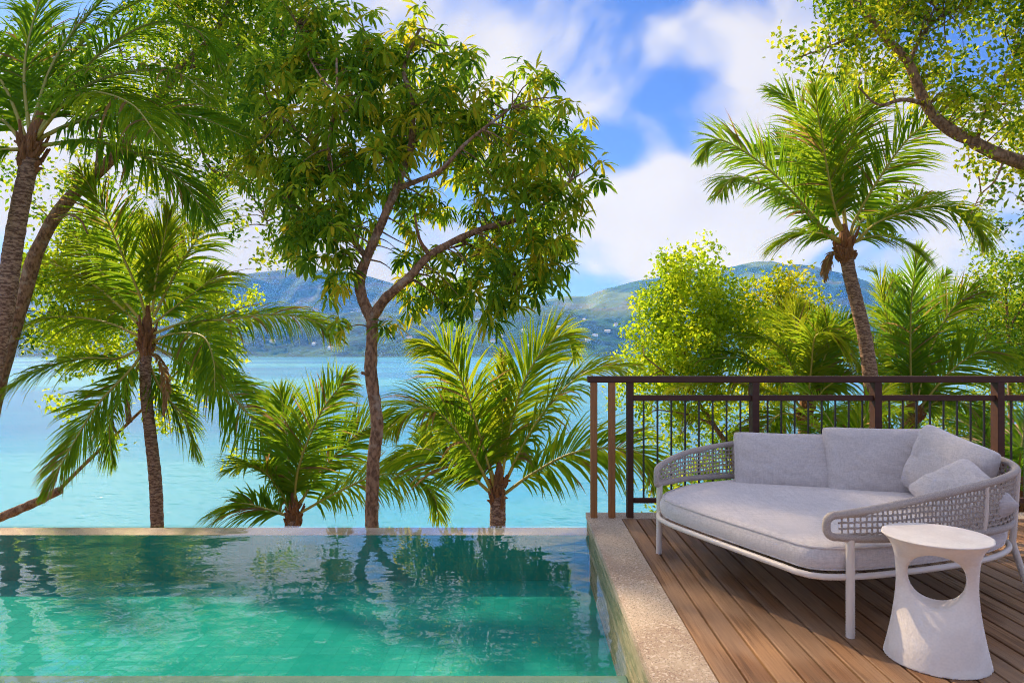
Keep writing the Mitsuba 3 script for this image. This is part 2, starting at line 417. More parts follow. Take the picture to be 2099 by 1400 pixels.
add('coping', (lambda m: (np.array(m.vert_properties[:, :3]), np.array(m.tri_verts)))(m3.Manifold.extrude(cop, 0.043).translate([0, 0, -0.043]).to_mesh()), 'granite',
    label='speckled beige granite coping round the timber deck', kind='structure')
add('pool', box(POOL_X0, POOL_X1 + 0.01, POOL_Y0, POOL_Y1, FLOOR_Z - 0.2, FLOOR_Z), 'pool_tile', label='infinity pool lined with green stone tiles', kind='structure')
add('pool__side_wall', box(POOL_X1 + 0.004, POOL_X1 + 0.15, POOL_Y0 + 0.01, 5.508, -3.0, -0.044), 'edge_stone', label='olive stone pool side below the granite coping')
add('pool__far_wall', box(POOL_X0, POOL_X1 + 0.003, POOL_Y1, POOL_YE, -3.0, WZ - 0.012), 'granite', label='beige stone overflow wall of the pool')
add('pool__far_wall_tile', box(POOL_X0, POOL_X1 + 0.003, POOL_Y1 - 0.006, POOL_Y1 - 0.0005, FLOOR_Z, WZ - 0.014), 'pool_tile')
add('pool__end_wall', box(POOL_X0 - 0.2, POOL_X0, POOL_Y0, POOL_YE, -3.0, -0.02), 'edge_stone')
add('pool__near_wall', box(POOL_X0, POOL_X1, POOL_Y0 - 0.15, POOL_Y0, -3.0, -0.02), 'edge_stone')
add('pool__step', box(POOL_X0 + 0.01, POOL_X1 - 0.01, POOL_Y0, 3.28, FLOOR_Z, -0.26, 0.01), 'step_stone')

nx, ny = 520, 270
gx, gy = np.meshgrid(np.linspace(POOL_X0 + 0.001, POOL_X1 + 0.003, nx), np.linspace(POOL_Y0 + 0.001, POOL_YE + 0.004, ny), indexing='ij')
p2 = np.stack([gx, gy, gx * 0], -1)
amp = 0.25 + 1.3 * np.clip(meshkit.fbm(p2 * [0.7, 1.1, 1], 3, seed=41) * 2 - 0.55, 0, 1)
amp = amp * np.clip((gy - 1.0) * 0 + 1, 0, 1)
hgt = (meshkit.fbm(p2 * [3.2, 5.5, 1], 2, seed=42) - 0.5) * 0.0052 + (meshkit.fbm(p2 * [11, 17, 1], 2, seed=43) - 0.5) * 0.0017
wz = WZ + hgt * amp * np.clip((5.36 - gy) / 0.15, 0.25, 1)
add('pool_water', (np.stack([gx, gy, wz], -1).reshape(-1, 3), grid_faces(nx, ny)), 'pool_film', True, label='clear rippled pool water that mirrors the trees', kind='structure')
# the water spilling over the far wall, a thin sheet
gx, gy = np.meshgrid(np.linspace(POOL_X0 + 0.001, POOL_X1 - 0.001, 60), np.linspace(0, 1, 10), indexing='ij')
add('pool_water__spill', (np.stack([gx, POOL_YE + 0.004 + 0.004 * np.sin(gy * 1.5), WZ - 0.002 - gy * 0.5], -1).reshape(-1, 3), grid_faces(60, 10)), 'pool_film', True)

# ------------------------------------------------------------------ railing
RY = 5.35
rail_label = 'dark brown railing with thin black balusters along the terrace edge'
tag('railing', rail_label, 'railing')
XS = [0.554, 0.695, 0.837, 1.811, 2.763, 3.718, 4.672, 5.63]
add('railing__handrail', box(0.505, 6.4, RY - 0.045, RY + 0.05, 1.055, 1.104, 0.004), 'rail_metal')
for k, x in enumerate(XS):
    w = 0.025 if k < 3 else 0.027
    dep = 0.035 if k < 3 else 0.045
    add('railing__post', box(x - w, x + w, RY - dep, RY + dep, 0.0, 1.056, 0.003), 'rail_wood' if k < 2 else 'rail_metal', label='orange brown timber post at the open end' if k < 2 else None)
for a, b in zip(XS[2:-1], XS[3:]):
    add('railing__mid_rail', box(a + 0.026, b - 0.026, RY - 0.02, RY + 0.02, 0.91, 0.955, 0.003), 'rail_metal')
    add('railing__bottom_rail', box(a + 0.026, b - 0.026, RY - 0.02, RY + 0.02, 0.112, 0.150, 0.003), 'rail_metal')
    for j in range(1, 9):
        x = a + (b - a) * j / 9
        add('railing__baluster', tube([[x, RY, 0.149], [x, RY, 0.911]], 0.008, 8), 'baluster_metal', 40)

# ------------------------------------------------------------------ daybed
DB, R = np.array([1.725, 3.965]), 0.91
A1 = math.atan2(3.065 - DB[1], 1.419 - DB[0])      # near arm end
A2 = math.atan2(4.317 - DB[1], 0.894 - DB[0])      # far arm end
if A2 < A1:
    A2 += 2 * math.pi
tag('daybed', 'round outdoor daybed with a woven rope back and grey mattress', 'daybed')


PLAN = np.array([(1.38, 3.085), (1.62, 3.115), (2.1, 3.27), (2.42, 3.44), (2.60, 3.64), (2.665, 3.92), (2.60, 4.28), (2.38, 4.62), (2.02, 4.83), (1.6, 4.87), (1.18, 4.71), (0.93, 4.46),
                 (0.835, 4.27), (0.85, 4.08), (0.965, 3.80), (1.125, 3.46), (1.235, 3.235), (1.29, 3.13), (1.38, 3.085)])
_p = spline(PLAN, 400) - DB
_a = np.unwrap(np.arctan2(_p[:, 1], _p[:, 0]))
_r = np.linalg.norm(_p, axis=1)


def plan_r(a):
    """Distance from the middle of the daybed to its outline at the angle a: a disc with a flattened open side."""
    return np.interp(np.asarray(a, float), _a, _r, period=2 * np.pi)


def ring(t, r, z):
    a = A1 + (A2 - A1) * np.asarray(t)
    r = r - R + plan_r(a)
    return np.stack([DB[0] + r * np.cos(a), DB[1] + r * np.sin(a), np.broadcast_to(z, a.shape)], -1)


def rim_z(t):
    return 0.552 + 0.145 * np.sin(np.pi * np.clip(t, 0, 1)) ** 0.9


def low_z(t):
    return 0.452 - 0.06 * np.sin(np.pi * np.clip(t, 0, 1)) ** 0.7


def panel_r(t, h):
    return R + 0.022 * h * np.sin(np.pi * np.clip(t, 0, 1))


# base frame: full ring plus cross bars
ang = np.linspace(0, 2 * np.pi, 96, endpoint=False)
add('daybed__frame', join([tube(np.stack([DB[0] + (plan_r(ang) - 0.012) * np.cos(ang), DB[1] + (plan_r(ang) - 0.012) * np.sin(ang), ang * 0 + 0.268], 1), 0.0145, 10, closed=True)] +
                          [tube([[DB[0] + s * (plan_r(q + (s < 0) * np.pi) - 0.02) * np.cos(q), DB[1] + s * (plan_r(q + (s < 0) * np.pi) - 0.02) * np.sin(q), 0.262] for s in (-1, 1)], 0.011, 8) for q in (0.3, 1.35, 2.4)]), 'frame_paint', True)
tt = np.linspace(0, 1, 120)
rim = np.vstack([ring(tt, panel_r(tt, 1.0), 0)[:, :2].T, rim_z(tt)]).T
low = np.vstack([ring(tt, panel_r(tt, 0.0), 0)[:, :2].T, low_z(tt)]).T


def cap_end(t, s):
    """A rounded end between the lower and upper rails."""
    q = np.linspace(-np.pi / 2, np.pi / 2, 14)[1:-1]
    zl, zu = low_z(t), rim_z(t)
    zc, hh = (zl + zu) / 2, (zu - zl) / 2
    return np.array([np.append(ring(t - s * (0.012 * np.cos(w) ** 0.7), R, 0)[:2], zc + hh * np.sign(np.sin(w)) * abs(np.sin(w)) ** 0.8) for w in q])


loop = np.vstack([rim, cap_end(1.0, -1)[::-1], low[::-1], cap_end(0.0, 1)])
add('daybed__rim', tube(loop, 0.0185, 12, closed=True), 'rope', True, label='rope wrapped rim of the woven back')
legs = [(0.012, 0.0, 0.0), (0.988, 0.0, 0.0), (0.345, 0.06, 1.0), (0.665, 0.06, 1.0)]
for t, splay, up in legs:
    top = ring(t, panel_r(t, 0.0), low_z(t) - 0.005)
    if up:
        pts = [ring(t, panel_r(t, 1.0) + 0.022, rim_z(t) - 0.02), ring(t, R + 0.022, 0.30), ring(t, R + 0.02, 0.26), ring(t, R + 0.02 + splay * 1.3, 0.0)]
        pts = spline(pts, 24)
    else:
        pts = np.array([top, ring(t, R + 0.004, 0.0)])
    add('daybed__leg', tube(pts, 0.0195 if not up else 0.017, 12), 'frame_paint', 40)
for t in (0.22, 0.345, 0.5, 0.665, 0.8):
    add('daybed__back_support', tube(spline([ring(t, panel_r(t, 1) - 0.001, rim_z(t)), ring(t, panel_r(t, .5) + 0.004, 0.5), ring(t, R, low_z(t)), ring(t, R - 0.02, 0.272)], 12), 0.0125, 8), 'frame_paint', True)
# the weave: upright ropes go in and out of level ropes
ropes = []
nrope = 150
for k in range(nrope):
    t = (k + 0.5) / nrope
    zz = np.linspace(low_z(t), rim_z(t), 12)
    hh = (zz - low_z(t)) / (rim_z(t) - low_z(t))
    off = 0.0035 * np.sin(zz / 0.026 * np.pi + (k % 2) * np.pi)
    rr = panel_r(t, hh) + off
    a = A1 + (A2 - A1) * t
    rr = rr - R + plan_r(a)
    ropes.append(tube(np.stack([DB[0] + rr * np.cos(a), DB[1] + rr * np.sin(a), zz], 1), 0.0047, 5, caps=False))
for zrow in np.arange(0.385, 0.72, 0.0262):
    t = np.linspace(0, 1, 4 * nrope + 1)
    z = zrow + 0.0 * t
    ok = (z > low_z(t) + 0.012) & (z < rim_z(t) - 0.012)
    idx = np.where(ok)[0]
    if len(idx) < 8:
        continue
    for run in np.split(idx, np.where(np.diff(idx) > 1)[0] + 1):
        if len(run) < 6:
            continue
        tr = t[run]
        hh = (zrow - low_z(tr)) / (rim_z(tr) - low_z(tr))
        rr = panel_r(tr, hh) - 0.0035 * np.sin(zrow / 0.026 * np.pi + np.pi * tr * nrope)
        a = A1 + (A2 - A1) * tr
        rr = rr - R + plan_r(a)
        ropes.append(tube(np.stack([DB[0] + rr * np.cos(a), DB[1] + rr * np.sin(a), zrow + 0.0018 * np.sin(tr * 70)], 1), 0.0052, 5, caps=False))
add('daybed__woven_back', join(ropes), 'rope', True, label='open grid of taupe rope', kind='stuff')


# mattress: a thick disc with a rounded edge, a piping seam and a soft top
def mattress():
    na = 160
    prof = [(0.0, 0.412), (0.3, 0.4125), (0.55, 0.412), (0.70, 0.4105), (0.785, 0.408), (0.83, 0.403), (0.858, 0.395), (0.866, 0.388), (0.872, 0.381), (0.880, 0.372), (0.889, 0.352), (0.891, 0.33), (0.887, 0.308), (0.879, 0.296), (0.868, 0.290), (0.866, 0.286), (0.6, 0.284), (0, 0.284)]
    th = np.linspace(0, 2 * np.pi, na, endpoint=False)
    v = []
    for r, z in prof:
        x, y = r * np.cos(th), r * np.sin(th)
        q = np.stack([x * 4, y * 4, x * 0 + z * 4], -1)
        dz = (meshkit.fbm(q, 3, seed=9) - 0.5) * (0.016 if z > 0.39 else 0.004) * (1 if z > 0.3 else 0)
        dr_ = (meshkit.fbm(q * 1.7, 3, seed=19) - 0.5) * 0.010 * float(r > 0.8)
        r = r / 0.91 * plan_r(th)
        v.append(np.stack([DB[0] + (r + dr_) * np.cos(th), DB[1] + (r + dr_) * np.sin(th), z + dz], 1))
    v = np.vstack(v)
    i, j = np.meshgrid(np.arange(len(prof) - 1), np.arange(na), indexing='ij')
    a, b = i * na + j, i * na + (j + 1) % na
    f = np.vstack([np.stack([a, a + na, b + na], -1).reshape(-1, 3), np.stack([a, b + na, b], -1).reshape(-1, 3)])
    return v, f


add('daybed__mattress', mattress(), 'fabric', True, label='round grey mattress with a piped edge')
for zp, rp in ((0.3895, 0.884), (0.2945, 0.8905)):
    add('daybed__mattress__piping', tube(np.stack([DB[0] + (rp - 0.012) / 0.91 * plan_r(ang) * np.cos(ang), DB[1] + (rp - 0.012) / 0.91 * plan_r(ang) * np.sin(ang), ang * 0 + zp], 1), 0.0045, 6, closed=True), 'fabric', True)


def pillow(name, center, width, height, thick, face, up, label, seed, pinch=0.5, group='grey cushions on the daybed'):
    """A stuffed cushion standing on the mattress; face: the way its front looks, up: its upward edge."""
    n = 56
    u, v = np.meshgrid(np.linspace(-1, 1, n), np.linspace(-1, 1, n), indexing='ij')
    face, up = norm(face), np.asarray(up, float)
    up = norm(up - face * (face @ up))
    side = np.cross(up, face)
    # the outline bows in between the corners
    sx = 1 - 0.045 * (1 - v ** 2) * u ** 2 - 0.05 * u ** 6 * v ** 6
    sy = 1 - 0.045 * (1 - u ** 2) * v ** 2 - 0.05 * u ** 6 * v ** 6
    prof = np.clip((1 - np.abs(u) ** 2.6) * (1 - np.abs(v) ** 2.6), 0, 1) ** 0.42
    q = np.stack([u * 1.6 + seed * 3.3, v * 1.6, u * 0], -1)
    wr = (meshkit.fbm(q * 0.9, 2, seed=seed) - 0.5) * 0.035
    cr = np.exp(-((np.abs(u) - 0.86) / 0.12) ** 2) * np.sin((v + 0.4 * u) * 11 + seed) * 0.009 * width
    q2 = np.stack([(u + v) * 2.2 + seed * 5.1, (u - v) * 0.8, u * 0], -1)
    wr = wr - 0.008 * (1 - np.abs(2 * meshkit.fbm(q2 * 1.3, 2, seed=seed + 40) - 1)) ** 7
    out = []
    for s in (1, -1):
        d = s * (thick / 2 * prof + (wr + cr) * prof ** 0.7)
        sag = -0.03 * (1 - v) * (u ** 2) * 0.3
        out.append(np.asarray(center) + side * (u * sx * width / 2)[..., None] + up * (v * sy * height / 2 + sag * height)[..., None] + face * d[..., None])
    f = grid_faces(n, n)
    vv = np.vstack([out[0].reshape(-1, 3), out[1].reshape(-1, 3)])
    ff = np.vstack([f, f[:, ::-1] + n * n])
    m = trimesh.Trimesh(vv, ff, process=False)
    m.merge_vertices(digits_vertex=5)
    return add(name, m, 'fabric', True, label=label, cat='cushion', group=group)


pillow('cushion', np.array([1.762, 4.62, 0.542]), 0.66, 0.42, 0.20, (-0.22, -0.9, 0.30), (0, 0, 1), 'grey rectangular back cushion nearest the pool', 1)
pillow('cushion', np.array([2.355, 4.45, 0.556]), 0.76, 0.50, 0.23, (-0.16, -0.9, 0.28), (0, 0, 1), 'largest grey back cushion, in the middle of the daybed', 2)
pillow('cushion', np.array([2.50, 4.02, 0.595]), 0.64, 0.43, 0.22, (-0.96, -0.10, 0.30), (0.1, -0.16, 1), 'tall grey cushion turned sideways with a pointed top corner', 3)
pillow('cushion', np.array([2.32, 3.62, 0.525]), 0.46, 0.36, 0.21, (-0.55, -0.28, 0.80), (0.5, -0.25, 0.6), 'small grey cushion leaning with a folded corner towards the rim', 4)

# ------------------------------------------------------------------ side table
TB = np.array([1.74, 2.875])
ta = math.atan2(TB[0], TB[1])


def table_sdf(x, y, z):
    r = math.hypot(x, y)
    zc = min(max(z, 0.0), 0.52)
    rad = 0.150 + 0.064 * math.exp(-(0.52 - zc) / 0.045) + 0.050 * max(0.0, (0.32 - zc) / 0.32) ** 1.6
    thin = 1.0 - 0.72 * math.exp(-((zc - 0.31) / 0.15) ** 2) * min(max((0.50 - zc) / 0.08, 0.0), 1.0)      # the waist is narrow from front to back
    body = (math.hypot(x, y / thin) - rad) * 0.6
    slab = max(z - 0.52, -z)
    k = 0.006
    d = max(body, slab)
    # the oval tunnel, along the depth of the table, flaring at both mouths
    c, s = math.cos(-ta * 0.0), math.sin(0)
    u, w = x, z - 0.345
    e = math.hypot(u / 0.106, w / 0.118)
    tun = min((1 - e) * 0.112, 0.478 - z)
    if tun > -0.05:
        kk = 0.016
        h = max(kk - abs(d - tun), 0.0) / kk
        d = max(d, tun) + h * h * kk * 0.25
    return -d


lv = m3.Manifold.level_set(table_sdf, [-0.29, -0.29, -0.02, 0.29, 0.29, 0.54], 0.008, 0.0)
mm = lv.to_mesh()
tm = trimesh.Trimesh(mm.vert_properties[:, :3], mm.tri_verts)
trimesh.smoothing.filter_taubin(tm, iterations=12)
tz = tm.bounds
add('side_table', tm, 'plaster', True, label='white hourglass shaped side table with an oval hole through it', cat='side table',
    to_world=T().translate([float(TB[0]), float(TB[1]), float(-tz[0][2])]).rotate([0, 0, 1], -math.degrees(ta)))


# ------------------------------------------------------------------ palms
def leaflets(base, dirs, nrm, tang, L, W, droop, seg=4):
    """Long narrow blades: base points, directions, blade normals, lengths, widths, how much each bends down."""
    n = len(base)
    p, d = base.copy(), dirs.copy()
    step = L[:, None] / seg
    wprof = [0.45, 1.0, 0.85, 0.5, 0.0]
    rows = []
    for k in range(seg + 1):
        wv = norm(np.cross(d, nrm))
        w = wv * (W * wprof[k] * 0.5)[:, None]
        rows.append(np.stack([p - w, p + w], 1) if k < seg else p[:, None])
        p = p + d * step
        d = norm(d + np.array([0, 0, -1.0]) * (droop * (0.35 + 0.65 * k / seg))[:, None])
    v = np.concatenate(rows, 1)
    m = 2 * seg + 1
    f = []
    for k in range(seg - 1):
        a = 2 * k
        f += [[a, a + 1, a + 3], [a, a + 3, a + 2]]
    f.append([2 * seg - 2, 2 * seg - 1, 2 * seg])
    f = (np.array(f)[None] + (np.arange(n) * m)[:, None, None]).reshape(-1, 3)
    return v.reshape(-1, 3), f, m


GREEN, YELLOW, DEEP = np.array([0.18, 0.34, 0.014]), np.array([0.54, 0.54, 0.025]), np.array([0.065, 0.18, 0.018])


def frond(palm, pts, lmax, hint=(0, -0.45, 0.9), droop=0.16, npair=78, tone=0.0, spread=1.0, bare=0.12, width=0.030, fold=0.10, dead=False):
    """One palm leaf as a part: its leaflets, with the midrib as a sub-part."""
    npair = int(npair * 1.38)
    lmax, width = lmax * K, width * K
    p = spline(pts, npair + 1)
    t = norm(np.gradient(p, axis=0))
    s = np.linspace(0, 1, npair + 1)
    length = np.linalg.norm(np.diff(p, axis=0), axis=1).sum()
    N = np.tile(norm(np.asarray(hint, float) + rng.normal(0, 0.15, 3)), (npair + 1, 1))
    N = norm(N - t * (N * t).sum(1, keepdims=True))
    B = np.cross(t, N)
    vs, fs, cs, off = [], [], [], 0
    for side in (-1, 1):
        keep = (s > bare) & (rng.uniform(size=len(s)) > 0.06)
        jit = rng.uniform(-0.4, 0.4, keep.sum()) * length / npair
        base = p[keep] + t[keep] * jit[:, None]
        sk = s[keep]
        a = np.radians(63 - 45 * sk ** 1.2 + rng.normal(0, 8, len(sk)) + 7 * np.sin(sk * 19 + rng.uniform(0, 6))) * (0.55 + 0.45 * spread)
        u = (sk - bare) / (1 - bare)
        L = 1.16 * lmax * np.clip(0.42 + 1.9 * u, 0, 1) * (1 - 0.72 * np.clip((u - 0.45) / 0.55, 0, 1) ** 1.6) * rng.uniform(0.82, 1.1, len(sk))
        el = fold + rng.normal(0, 0.14, len(sk))
        d = norm(np.cos(a)[:, None] * t[keep] + np.sin(a)[:, None] * (side * B[keep] * np.cos(el)[:, None] + N[keep] * np.sin(el)[:, None]))
        nr = norm(N[keep] + 0.5 * side * B[keep] * rng.normal(-0.3, 0.5, (len(sk), 1)))
        dr_ = np.clip(0.12 + 1.7 * droop + rng.normal(0, 0.09, len(sk)), 0.0, 1)
        v, f, m = leaflets(base, d, nr, t[keep], L, 1.15 * width * rng.uniform(0.8, 1.15, len(sk)) * (0.6 + 0.4 * (1 - u)), dr_)
        y = np.clip(0.7 * tone - 0.04 + rng.normal(0, 0.2, len(sk)) + 0.22 * u, -0.6, 1)
        c = np.where(y[:, None] > 0, GREEN + (YELLOW - GREEN) * y[:, None], GREEN + (DEEP - GREEN) * -y[:, None])
        dry = (rng.uniform(size=len(sk)) < 0.05)[:, None]
        c = np.where(dry, [0.34, 0.21, 0.08], c)
        vs.append(v); fs.append(f + off); cs.append(np.repeat(c, m, 0)); off += len(v)
    cols = np.vstack(cs)
    if dead:
        cols = np.array([0.30, 0.17, 0.075]) * (0.5 + 2.2 * cols[:, 1:2])
    key = add(palm + '__frond', (np.vstack(vs), np.vstack(fs)), 'leaf', color=cols, label='dry brown hanging frond' if dead else None)
    rad = (0.021 * (1 - s) ** 0.8 + 0.004) * (lmax / 0.75)
    tv, tf = tube(p, rad, 6)
    sc = np.clip(0.55 + 0.6 * tone + 0.25 * (1 - np.append(np.repeat(s, 6), [0, 1])), 0, 1)[:, None]
    add(key + '__midrib', (tv, tf), 'frond_stem', True, color=np.array([0.16, 0.19, 0.04]) * (1 - sc) + np.array([0.44, 0.36, 0.06]) * sc)
    return key


def palm_trunk(palm, pts, r0, r1, sides=18):
    r0, r1 = 0.93 * K * r0, 0.93 * K * r1
    g = pts[0] + 0.5 * (pts[0] - pts[1])
    pts = [np.array([g[0], g[1], min(ground_z(g[0], g[1]) - 0.3, pts[0][2] - 0.5)])] + list(pts)
    p = spline(pts, 160)
    s = np.linspace(0, 1, 160)
    r = r0 + (r1 - r0) * s
    r = r * (1 + 0.03 * np.sin(s * 11 + r0 * 90)) + 0.05 * r * (np.mod(s * 40 + 0.3 * np.sin(s * 17), 1.0))
    v, f = tube(p, r, sides)
    q = (meshkit.fbm(v * 9, 3, seed=4) - 0.5) * 0.10 * r0
    n = trimesh.Trimesh(v, f, process=False).vertex_normals
    add(palm + '__trunk', (v + n * q[:, None], f), 'palm_bark', True)


def palm_heart(palm, c, r, up=(0, 0, 1), h=0.5, n=26):
    """The fibrous crown base: sheaths and stubs of old leaf stems round the growing point."""
    r, h = r * K, h * K
    up = norm(up)
    a0 = norm(np.cross(up, [0.3, 1, 0.2]))
    b0 = np.cross(up, a0)
    parts = [tube([c - up * h * 0.6, c - up * h * 0.15, c + up * h * 0.35, c + up * h * 0.8], [r * 0.85, r * 1.0, r * 0.8, r * 0.3], 12)]
    for k in range(n):
        a = k * 2.399 + rng.uniform(-0.2, 0.2)
        o = np.cos(a) * a0 + np.sin(a) * b0
        z = rng.uniform(-0.55, 0.25) * h
        L = rng.uniform(0.2, 0.8) * r
        parts.append(tube([c + up * z + o * r * 0.8, c + up * (z + 0.12 * h) + o * (r * 1.2 + L * 0.3), c + up * (z + 0.25 * h + rng.uniform(-0.2, 0.2) * h) + o * (r * 1.2 + L)], [r * 0.42, r * 0.26, r * 0.12], 6))
    add(palm + '__crown_base', join(parts), 'palm_fibre', 30)


def traced(palm, d0, rows, lmax, **kw):
    """rows: (picture points from base to tip, depth change at the tip, extra settings)."""
    for row in rows:
        pts, dd = row[0], row[1]
        k = {**kw, **(row[2] if len(row) > 2 else {})}
        lm = k.pop('l', 1.0) * lmax
        n = len(pts) - 1
        p3 = [at(x, y, d0 + dd * (i / n) ** 1.2) for i, (x, y) in enumerate(pts)]
        frond(palm, p3, lm, **k)


def random_fronds(palm, c, n, length, lmax, e0=80, e1=-12, az0=0.0, tone=0.0, **kw):
    for k in range(n):
        a = az0 + k * 2.399 + rng.uniform(-0.25, 0.25)
        e = math.radians(e0 + (e1 - e0) * (k + 0.5) / n + rng.uniform(-7, 7))
        h = np.array([math.cos(a), math.sin(a), 0])
        pts, p, L = [], np.array(c, float), length * rng.uniform(0.82, 1.12)
        bend = rng.uniform(0.11, 0.2)
        for i in range(8):
            pts.append(p.copy())
            p = p + (h * math.cos(e) + np.array([0, 0, math.sin(e)])) * L / 7
            e -= bend * (0.5 + 0.5 * i / 4)
        frond(palm, pts, lmax, hint=-h * math.sin(e) * 0.6 + np.array([0, -0.25, 0.8]), tone=tone + rng.uniform(-0.25, 0.2), **kw)


G = 'coconut palms on the slope below the terrace'
FACE = {'hint': (0.0, -0.9, 0.35)}
# tall palm whose crown fills the upper left corner
tag('coconut_palm', 'tall coconut palm with dark arching fronds in the upper left corner', 'palm tree', G)
P = 'coconut_palm'
palm_trunk(P, [at(-60, 1300, 8.6), at(-40, 900, 8.6), at(-8, 720, 8.55), at(14, 600, 8.5), at(28, 500, 8.5), at(42, 420, 8.5), at(62, 325, 8.5)], 0.135, 0.105)
palm_heart(P, at(66, 300, 8.5), 0.10, (0.25, 0, 1), 0.6)
traced(P, 8.5, [
    ([(65, 300), (130, 190), (230, 90), (330, 45), (420, 75), (455, 150)], -0.6, {'droop': 0.30, 'tone': -0.25}),
    ([(70, 290), (160, 250), (280, 232), (400, 240), (505, 282)], -0.9, {'droop': 0.34, 'tone': -0.2}),
    ([(75, 300), (180, 290), (280, 315), (370, 370), (425, 450)], -0.5, {'droop': 0.30, 'tone': -0.25}),
    ([(62, 285), (50, 150), (70, 40), (110, -80)], 0.5, {'tone': -0.2}),
    ([(55, 290), (10, 180), (-60, 80), (-160, 40)], 0.2, {'tone': -0.2}),
    ([(52, 300), (0, 245), (-90, 215), (-190, 240)], 0.4, {'droop': 0.28}),
    ([(60, 280), (110, 130), (200, 10), (310, -70), (430, -70)], 0.3, {'droop': 0.28, 'tone': -0.3}),
    ([(68, 290), (150, 195), (250, 150), (360, 150), (430, 200)], -1.5, {'droop': 0.30, 'tone': -0.1}),
    ([(50, 305), (-20, 320), (-90, 420)], -0.4, {'droop': 0.25}),
    ([(64, 282), (150, 110), (270, 10), (400, -15), (500, 50)], 0.9, {'droop': 0.30, 'tone': -0.1}),
    ([(66, 295), (130, 215), (190, 190), (270, 215), (330, 290)], -1.9, {'droop': 0.30, 'tone': -0.1}),
], 0.78, npair=92, droop=0.2, width=0.034)

# palm in front of the sea, left
P = 'coconut_palm_001'
tag(P, 'coconut palm with a drooping skirt of fronds and slim trunk behind the pool corner', 'palm tree', G)
palm_trunk(P, [at(330, 1330, 10.4), at(322, 1070, 10.4), at(318, 980, 10.45), at(306, 870, 10.5), at(298, 790, 10.5), at(300, 700, 10.5)], 0.105, 0.085)
palm_heart(P, at(300, 690, 10.5), 0.09, (0.05, 0, 1), 0.6)
traced(P, 10.5, [
    ([(300, 670), (288, 610), (245, 510), (205, 420), (165, 350)], -0.5, {'tone': 0.1, **FACE}),
    ([(308, 650), (303, 560), (300, 490), (290, 435)], 0.1, {'tone': 0.8, 'spread': 0.0, 'l': 0.6, 'npair': 40}),
    ([(312, 640), (322, 560), (335, 500), (347, 435)], -0.1, {'tone': 0.35, 'spread': 0.12, 'l': 0.9}),
    ([(315, 650), (360, 560), (408, 480), (430, 420), (442, 360)], 0.5, {'tone': 0.2, **FACE}),
    ([(312, 685), (380, 662), (470, 655), (560, 645), (640, 657), (694, 695)], -0.6, {'tone': 0.25, 'droop': 0.3}),
    ([(310, 700), (360, 684), (415, 690), (438, 740), (440, 800)], -1.4, {'tone': -0.05, 'droop': 0.3}),
    ([(315, 710), (420, 765), (510, 850), (560, 930), (592, 1010)], -0.9, {'tone': -0.1, 'droop': 0.2, **FACE}),
    ([(315, 700), (410, 740), (500, 800), (575, 835)], 0.6, {'tone': 0.1, 'droop': 0.25}),
    ([(292, 720), (270, 755), (200, 830), (150, 910), (95, 1005)], -0.9, {'tone': 0.0, 'droop': 0.12, **FACE}),
    ([(285, 715), (240, 735), (170, 735), (90, 755), (20, 790), (-30, 810)], -0.7, {'tone': 0.1, 'droop': 0.32}),
    ([(288, 690), (220, 662), (150, 650), (80, 655), (25, 690)], 0.5, {'tone': 0.3, 'droop': 0.3}),
    ([(290, 670), (200, 590), (130, 550), (60, 522)], 0.8, {'tone': 0.75, 'droop': 0.2}),
    ([(300, 670), (240, 600), (180, 520), (140, 470)], 0.9, {'tone': 0.4, **FACE}),
    ([(312, 665), (385, 610), (440, 570), (480, 560)], 0.9, {'tone': 0.2, **FACE}),
    ([(300, 730), (330, 800), (380, 860), (400, 930)], 0.8, {'tone': -0.1, 'droop': 0.25}),
    ([(296, 730), (255, 800), (225, 870), (230, 950)], 0.7, {'tone': -0.3, 'droop': 0.25}),
    ([(302, 715), (328, 740), (340, 790), (336, 850)], -0.5, {'dead': True, 'droop': 0.35, 'l': 0.22, 'npair': 36, 'spread': 0.4}),
], 0.72, npair=88, droop=0.18, width=0.031)

# low palm behind the pool, left of the mango trunk
P = 'coconut_palm_002'
tag(P, 'low coconut palm with upright fronds just behind the pool wall and mango trunk', 'palm tree', G)
palm_trunk(P, [at(588, 1260, 9.6), at(594, 1120, 9.6), at(600, 1065, 9.6)], 0.12, 0.10)
palm_heart(P, at(602, 1050, 9.6), 0.08, (0, 0, 1), 0.4)
traced(P, 9.6, [
    ([(602, 1050), (612, 960), (650, 860), (690, 800), (717, 768)], -0.4, {'tone': 0.1, **FACE}),
    ([(606, 1050), (645, 985), (720, 900), (800, 850)], 0.4, {'tone': 0.15, **FACE}),
    ([(600, 1050), (592, 950), (585, 870), (575, 805)], 0.2, {'tone': 0.0, **FACE}),
    ([(598, 1052), (560, 985), (522, 955), (480, 960)], -0.7, {'tone': -0.1, 'droop': 0.2}),
    ([(608, 1055), (690, 1010), (770, 975), (840, 975), (885, 1010), (900, 1060)], -0.6, {'tone': 0.15, 'droop': 0.24}),
    ([(594, 1058), (540, 1042), (495, 1032), (462, 1048)], 0.2, {'tone': -0.2, 'droop': 0.2}),
], 0.68, npair=80, droop=0.15, width=0.032)

